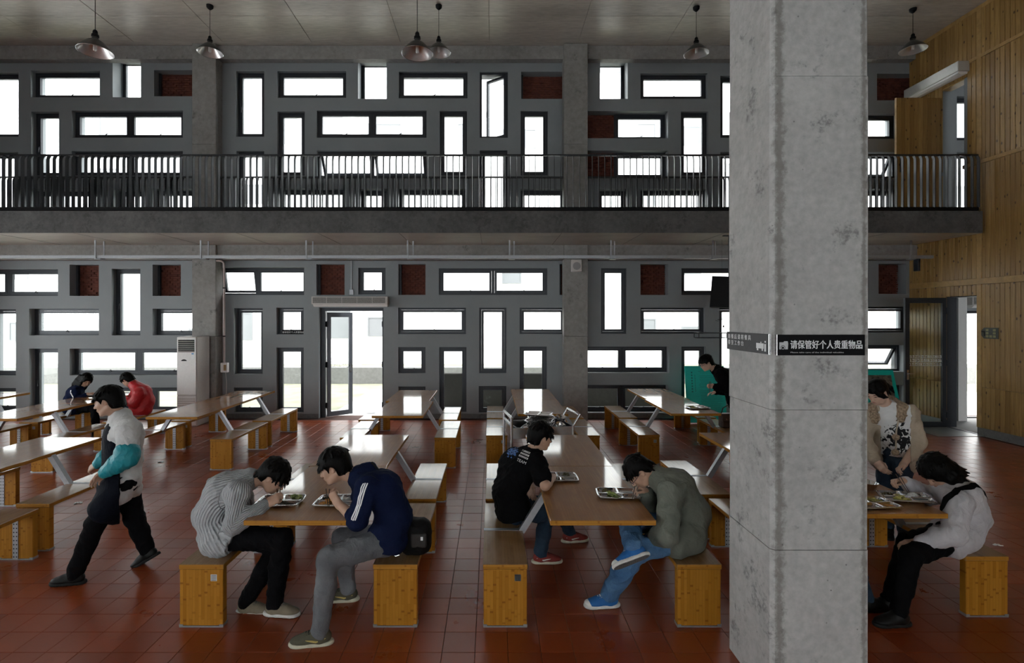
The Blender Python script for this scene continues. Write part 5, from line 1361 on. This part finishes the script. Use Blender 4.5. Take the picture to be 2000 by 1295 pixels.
# walking man
APRON=cloth('navy_apron_cloth',(.0045,.006,.011),rough=.7); TEALC=cloth('teal_oversleeve',(.015,.25,.30),rough=.5)
r,P,W,R,tm=person('kitchen worker in white shirt and dark apron striding left past the tables',
 dict(pel=(240,932,4.30),w=(244,893,4.30),c=(242,848,4.30),n=(235,815,4.30),sL=(251,838,4.12),sR=(230,835,4.47),eL=(248,893,4.04),wL=(206,922,4.05),eR=(218,885,4.56),wR=(192,905,4.50),
  hL=(242,942,4.20),hR=(242,938,4.40),kL=(187,1022,4.15),kR=(264,1014,4.42),aL=(148,1116,4.12),aR=(286,1072,4.43)),
 ((212,784,4.27),(-.93,-.22,-.22),(-.2,0,.98)),WHITEC,DKT,dict(mat=BKSH,sole=DSOLE),hairstyle='short',seed=21,hvol=.018,top='shirt',sleeve='pushed',loose=.012,
 handL=dict(d=(-.75,.05,-.6),n=(.5,.2,-.6),t=(-.4,-.6,.4),curl=.45),handR=dict(d=(-.8,0,-.5),n=(.4,-.3,-.6),t=(-.3,.5,.4),curl=.4),feet=dict(L=(-1,-.1,-.03),R=(-.86,-.05,-.50),uR=(-.5,0,.86)),legr=(.092,.072,.062))
def apron():
    s=Sdf(.0065); ex=.040
    side=nrm(P['hL']-P['hR']); fw=nrm(np.cross(V3(0,0,1),-side)*V3(1,1,0)); 
    if fw[0]>0: fw=-fw
    sp=[P['pel'],P['w'],P['c']]
    for i in range(2):
        for q in (-1,0,1): s.cone(sp[i]+side*.06*q,sp[i+1]+side*.05*q,.110+ex,.100+ex,.03)
    for q in 'LR': s.cone(P['h'+q],P['h'+q]+(P['k'+q]-P['h'+q])*.62,.105+ex,.085+ex,.06)
    s.cone((P['hL']+P['hR'])/2,(P['hL']+P['hR'])/2*.45+(P['kL']+P['kR'])/2*.55+V3(0,0,-.03),.12+ex,.10+ex,.06)
    s.plane(P['pel']+fw*.02,-fw); return s.build('apron',APRON,r,folds(.004,.10,4))
apron()
for q in 'L',:
    s=Sdf(.006); e,w=P['e'+q],P['w'+q]; s.chain([e+(P['s'+q]-e)*.15,e,e+(w-e)*.5,w],[.094,.086,.072,.050],.02); s.build('oversleeve',TEALC,r,folds(.0028,.05,3))
s=Sdf(.006); e,w=P['eR'],P['wR']; s.chain([e,e+(w-e)*.5,w],[.082,.070,.048],.02); s.build('oversleeve',TEALC,r,folds(.004,.05,3))
# girl and red jacket far left
r,P,W,R,tm=person('girl with long black hair in dark jacket at the far left table',
 dict(pel=(138,797,9.10),w=(139,783,9.10),c=(147,766,9.10),n=(157,755,9.10),sR=(147,766,8.93),sL=(153,762,9.27),eR=(152,782,8.90),wR=(170,770,8.97),eL=(165,780,9.3),wL=(178,772,9.2),
  hR=(140,798,9.02),hL=(140,797,9.18),kR=(186,797,9.0),kL=(186,796,9.2),aR=(186,847,9.0),aL=(186,844,9.2)),
 ((168,742,9.08),(.70,-.42,-.50),(.5,0,.86)),NAVY,DKT,dict(mat=BKSH,sole=DSOLE),h=.009,hairstyle='long',seed=31,top='jacket',k=.94,handR=dict(d=(1,.1,.2),n=(0,0,-1),t=(0,1,.3),curl=.5),feet=dict(R=(1,0,0),L=(1,0,0)))
T=bvh(tm); a,e=Vector(P['sR'])+Vector((-.03,-.08,.05)),Vector(P['eR'])+Vector((-.03,-.08,.0)); ribbon(r,T,[a.lerp(e,q/8) for q in range(9)],.02,WHITEINK,'sleeve_stripe')
r,P,W,R,tm=person('student in bright red jacket hunched at the far left table',
 dict(pel=(280,797,9.05),w=(285,783,9.05),c=(278,766,9.05),n=(262,752,9.05),sL=(272,768,8.86),sR=(268,764,9.22),eL=(262,788,8.84),wL=(243,779,8.92),eR=(255,785,9.25),wR=(240,778,9.15),
  hL=(278,797,8.97),hR=(278,797,9.13),kL=(232,798,8.97),kR=(232,797,9.13),aL=(234,847,8.97),aR=(234,845,9.13)),
 ((249,742,9.05),(-.74,.12,-.62),(-.6,0,.8)),RED,DKJ,dict(mat=BKSH,sole=DSOLE),h=.009,hairstyle='short',seed=33,hvol=.022,top='jacket',loose=.024,fold=(.004,.09),feet=dict(L=(-1,0,0),R=(-1,0,0)))
# standing man in black coat
r,P,W,R,tm=person('standing man in black coat and glasses leaning towards the far table',
 dict(pel=(1436,776,8.05),w=(1430,758,8.05),c=(1416,737,8.03),n=(1399,722,8.02),sL=(1409,732,7.86),sR=(1407,731,8.20),eL=(1420,758,7.83),wL=(1395,755,7.88),eR=(1420,760,8.25),wR=(1397,766,8.15),
  hL=(1437,782,7.97),hR=(1437,782,8.13),kL=(1450,826,7.99),kR=(1450,824,8.15),aL=(1456,875,8.0),aR=(1456,872,8.16)),
 ((1379,709,8.0),(-.90,-.20,-.40),(-.4,0,.9)),COAT,DKT,dict(mat=BKSH,sole=DSOLE),h=.0075,skin=SKINL,hairstyle='short',seed=41,hvol=.02,glass=GLS,top='coat',loose=.02,
 handL=dict(d=(-.8,.05,.1),n=(.0,-.8,-.3),t=(-.2,-.2,.9),curl=.55),handR=dict(d=(-.9,-.1,-.1),n=(0,-.3,-.9),t=(0,-.8,.2),curl=.3),feet=dict(L=(-1,-.1,0),R=(-1,.1,0)))
o=thing('handbag','brown leather bag on the bench beside the man in black','bag',(at(1412,800,8.15).x-.02,7.95,BH))
BRN=plain('brown_leather',(.045,.022,.014),.45,bump=.2); s=Sdf(.008); O=V3(*o.location); s.box(O+V3(0,0,.11),(.12,.07,.11),None,.03,.02); s.build('bag_body',BRN,o)
s=Sdf(.008); s.box(O+V3(0,-.062,.165),(.122,.016,.06),None,.012,.01); s.build('bag_flap',BRN,o)
MB().tube([(-.10,0,.20),(-.07,0,.30),(0,0,.34),(.07,0,.30),(.10,0,.20)],.008,8).build('bag_handle',BRN,o,True)
for x in (-.05,.05): MB().box(x-.01,x+.01,-.082,-.077,.13,.15).build('clasp',STEEL,o)
# cardigan woman
def printed_tee():
    t=NT('white_tee_with_dark_print'); P=t.n('TexCoord').outputs['Object']; s=t.n('SeparateXYZ',{'Vector':P})
    n=t.n('TexNoise',{'Vector':t.n('Mapping',{'Vector':P,'Scale':(1,1,.7)}).outputs[0],'Scale':26.,'Detail':5.,'Distortion':1.2}).outputs['Fac']
    dz=t.math('DIVIDE',t.math('SUBTRACT',s.outputs[2],.98),.15); dx=t.math('DIVIDE',t.math('ADD',s.outputs[0],.06),.085)
    fall=t.math('ADD',t.math('MULTIPLY',dz,dz),t.math('MULTIPLY',dx,dx))
    m=t.ramp(t.math('SUBTRACT',n,t.math('MULTIPLY',fall,.13)),[(.40,0.),(.43,1.)])
    t.set(col=t.mix(m,(.62,.62,.62),(.012,.012,.014)),rough=.85,spec=.2); return t.m
r,P,W,R,tm=person('young woman in white printed tee and beige cardigan with fur collar, standing',
 dict(pel=(1748,876,5.00),w=(1746,850,4.99),c=(1741,815,4.98),n=(1732,795,4.97),sL=(1776,806,4.87),sR=(1700,804,5.07),eL=(1795,862,4.88),wL=(1764,908,4.74),eR=(1688,855,5.0),wR=(1712,903,4.80),
  hL=(1764,885,4.93),hR=(1732,885,5.07),kL=(1762,955,4.92),kR=(1728,952,5.05),aL=(1765,1033,4.94),aR=(1735,1028,5.06)),
 ((1713,766,4.93),(-.80,-.34,-.50),(-.45,-.2,.86)),printed_tee(),DKJ,dict(mat=BKSH,sole=DSOLE),h=.006,skin=SKINL,hairstyle='tail',seed=51,hvol=.014,top='tshirt',sleeve='none',k=.94,
 handL=dict(d=(-.8,-.35,-.25),n=(-.2,.3,-.9),t=(-.2,-.8,.5),curl=.45),handR=dict(d=(.1,-.7,-.5),n=(.6,0,-.7),t=(.3,-.3,.8),curl=.4),feet=dict(L=(-.55,-.83,0),R=(-.6,-.8,0)),loose=-.006)
s=Sdf(.0075); fw=nrm(V3(-.55,-.83,0)); sdv=nrm(P['sL']-P['sR'])
sp=[P['pel']+V3(0,0,-.10),P['pel'],P['w'],P['c'],P['n']]; hw=[.085,.08,.06,.088,.03]; rd=[.135,.128,.112,.112,.066]
for i in range(4):
    for q in (-1,0,1): s.cone(sp[i]+sdv*hw[i]*q,sp[i+1]+sdv*hw[i+1]*q,rd[i],rd[i+1],.03)
for q in 'LR':
    s.cone(P['c'],P['s'+q],.10,.072,.04); s.cone(P['n'],P['s'+q],.06,.066,.04); e,w=P['e'+q],P['w'+q]; s.chain([P['s'+q],e],[.074,.066],.03); s.chain([e,e+(w-e)*.5,e+(w-e)*.93],[.066,.060,.046],.02)
c0=P['w']+fw*.16
s.box(c0+V3(0,0,-.02),(.105,.14,.42),np.stack([nrm(np.cross(V3(0,0,1),fw)),fw,V3(0,0,1)],1),.04,.02,'-')
nb=P['n']; s.cone(nb+V3(0,0,.03),nb+V3(-.03,-.03,.16),.085,.10,.01,'-')
s.build('cardigan',BEIGE,r,folds(.004,.08,7))
FUR=plain('beige_fur',(.30,.22,.15),.95,var=.5,scale=60,bump=1.,bscale=180)
s=Sdf(.006); a=P['n']; rr=random.Random(9)
pts=[a+sdv*.10+fw*.10+V3(0,0,-.10),a+sdv*.115+fw*.02+V3(0,0,.0),a+sdv*.04-fw*.085+V3(0,0,.045),a-sdv*.06-fw*.07+V3(0,0,.04),a-sdv*.11+fw*.03+V3(0,0,-.01),a-sdv*.10+fw*.11+V3(0,0,-.12)]
s.chain(pts,[.030,.048,.05,.05,.045,.03],.02)
for i in range(150):
    j=rr.randrange(len(pts)-1); t_=rr.random(); p=pts[j]*(1-t_)+pts[j+1]*t_; d=nrm(V3(rr.gauss(0,1),rr.gauss(0,1),rr.gauss(0,1))); s.cone(p+d*.032,p+d*rr.uniform(.055,.068),.010,.002,.006)
s.build('fur_collar',FUR,r)
for z,q in ((-.26,1),(-.40,1)):
    s=Sdf(.006); p=a+sdv*.055+fw*.155+V3(0,0,z); s.ell(p,(.028,.028,.028)); 
    for i in range(30): d=nrm(V3(rr.gauss(0,1),rr.gauss(0,1),rr.gauss(0,1))); s.cone(p+d*.02,p+d*.036,.008,.002,.006)
    s.build('pompom',FUR,r)
O=np.array(r.location); MB().tube([a+sdv*.08+fw*.12+V3(0,0,-.10)-O,a+sdv*.06+fw*.155+V3(0,0,-.20)-O,a+sdv*.055+fw*.16+V3(0,0,-.40)-O],.007,6).build('collar_cord',BEIGE,r)
# seated woman right of the pillar
r,P,W,R,tm=person('woman in pale shirt with dark shoulder strap bent over her tray, facing left',
 dict(pel=(1874,1038,3.86),w=(1890,1004,3.87),c=(1872,966,3.88),n=(1846,950,3.90),sL=(1872,982,3.71),sR=(1850,962,4.03),eL=(1862,1044,3.60),wL=(1796,1060,3.68),eR=(1806,968,4.12),wR=(1765,940,4.02),
  hL=(1874,1046,3.77),hR=(1872,1038,3.95),kL=(1778,1086,3.63),kR=(1772,1060,3.92),aL=(1757,1193,3.56),aR=(1738,1165,3.75)),
 ((1830,921,3.88),(-.66,-.06,-.75),(-.75,0,.66)),LILAC,BLK,dict(mat=BKSH,sole=DSOLE),hairstyle='bob',seed=61,hvol=.028,top='shirt',loose=.016,k=.95,
 handR=dict(d=(-.85,-.1,.1),n=(-.1,-.3,-.9),t=(-.2,-.8,.4),curl=.7,thumb=.9),handL=dict(d=(-.9,.1,-.1),n=(0,.2,-.9),t=(0,.8,.2),curl=.4),feet=dict(L=(-1,-.05,0),R=(-1,0,0)),fold=(.005,.08))
T=bvh(tm); C=Vector(P['sL']).lerp(Vector(P['n']),.22); fr=Vector((-.86,0,-.5)); tp=Vector((-.42,-.35,.84))
pts=[C+(fr*math.cos(t)+tp*math.sin(t))*.20+Vector((0,-.015,0))*abs(math.cos(t)) for t in np.linspace(-.75,3.7,26)]
ribbon(r,T,pts,.045,BLK,'shoulder_strap',.009,Vector((.2,-.9,.3)))
# person mostly hidden behind the pillar
r,P,W,R,tm=person('seated person in dark jeans mostly hidden behind the pillar',
 dict(pel=(1524,1036,3.90),w=(1508,996,3.90),c=(1530,952,3.90),n=(1565,932,3.90),sR=(1548,958,3.74),sL=(1552,950,4.06),eR=(1560,1015,3.70),wR=(1618,985,3.78),eL=(1570,1005,4.1),wL=(1630,985,4.0),
  hR=(1528,1042,3.80),hL=(1526,1036,4.0),kR=(1650,1056,3.76),kL=(1640,1040,4.0),aR=(1692,1165,3.74),aL=(1650,1145,3.9)),
 ((1612,925,3.9),(.74,0,-.67),(.67,0,.74)),NAVY,DKJ,dict(mat=BKSH,sole=DSOLE),h=.007,hairstyle='short',seed=71,feet=dict(R=(1,0,0),L=(1,0,0)))
# ---------------------------------------------------------------- chopsticks
CHOP=plain('dark_chopstick',(.05,.03,.02),.4)
def sticks(label,p,q,spread=.012):
    p=Vector(p); q=Vector(q); d=(q-p).normalized(); s=d.cross(Vector((0,1,0))).normalized()
    for k in (-1,1):
        o=MB().tube([Vector((0,0,0)),(q+s*spread*.4*k)-(p+s*spread*k)],[.0038,.0024],7).build('chopstick',CHOP); o.location=p+s*spread*k
        tag(o,('left ' if k<0 else 'right ')+label,'chopstick','chopsticks in use')
sticks('dark chopstick in the hand of the grey sweater man',at(544,955,3.74),at(545,990,3.78))
sticks('dark chopstick in the hand of the navy hoodie man',at(640,955,3.58),at(642,990,3.64))
sticks('dark chopstick in the hand of the green jacket man',at(1243,950,3.86),at(1236,975,3.86))
sticks('dark chopstick in the hand of the standing man in black',at(1387,745,7.84),at(1386,768,7.84))
sticks('dark chopstick in the hand of the pale shirt woman',at(1752,925,3.98),at(1775,962,3.9))
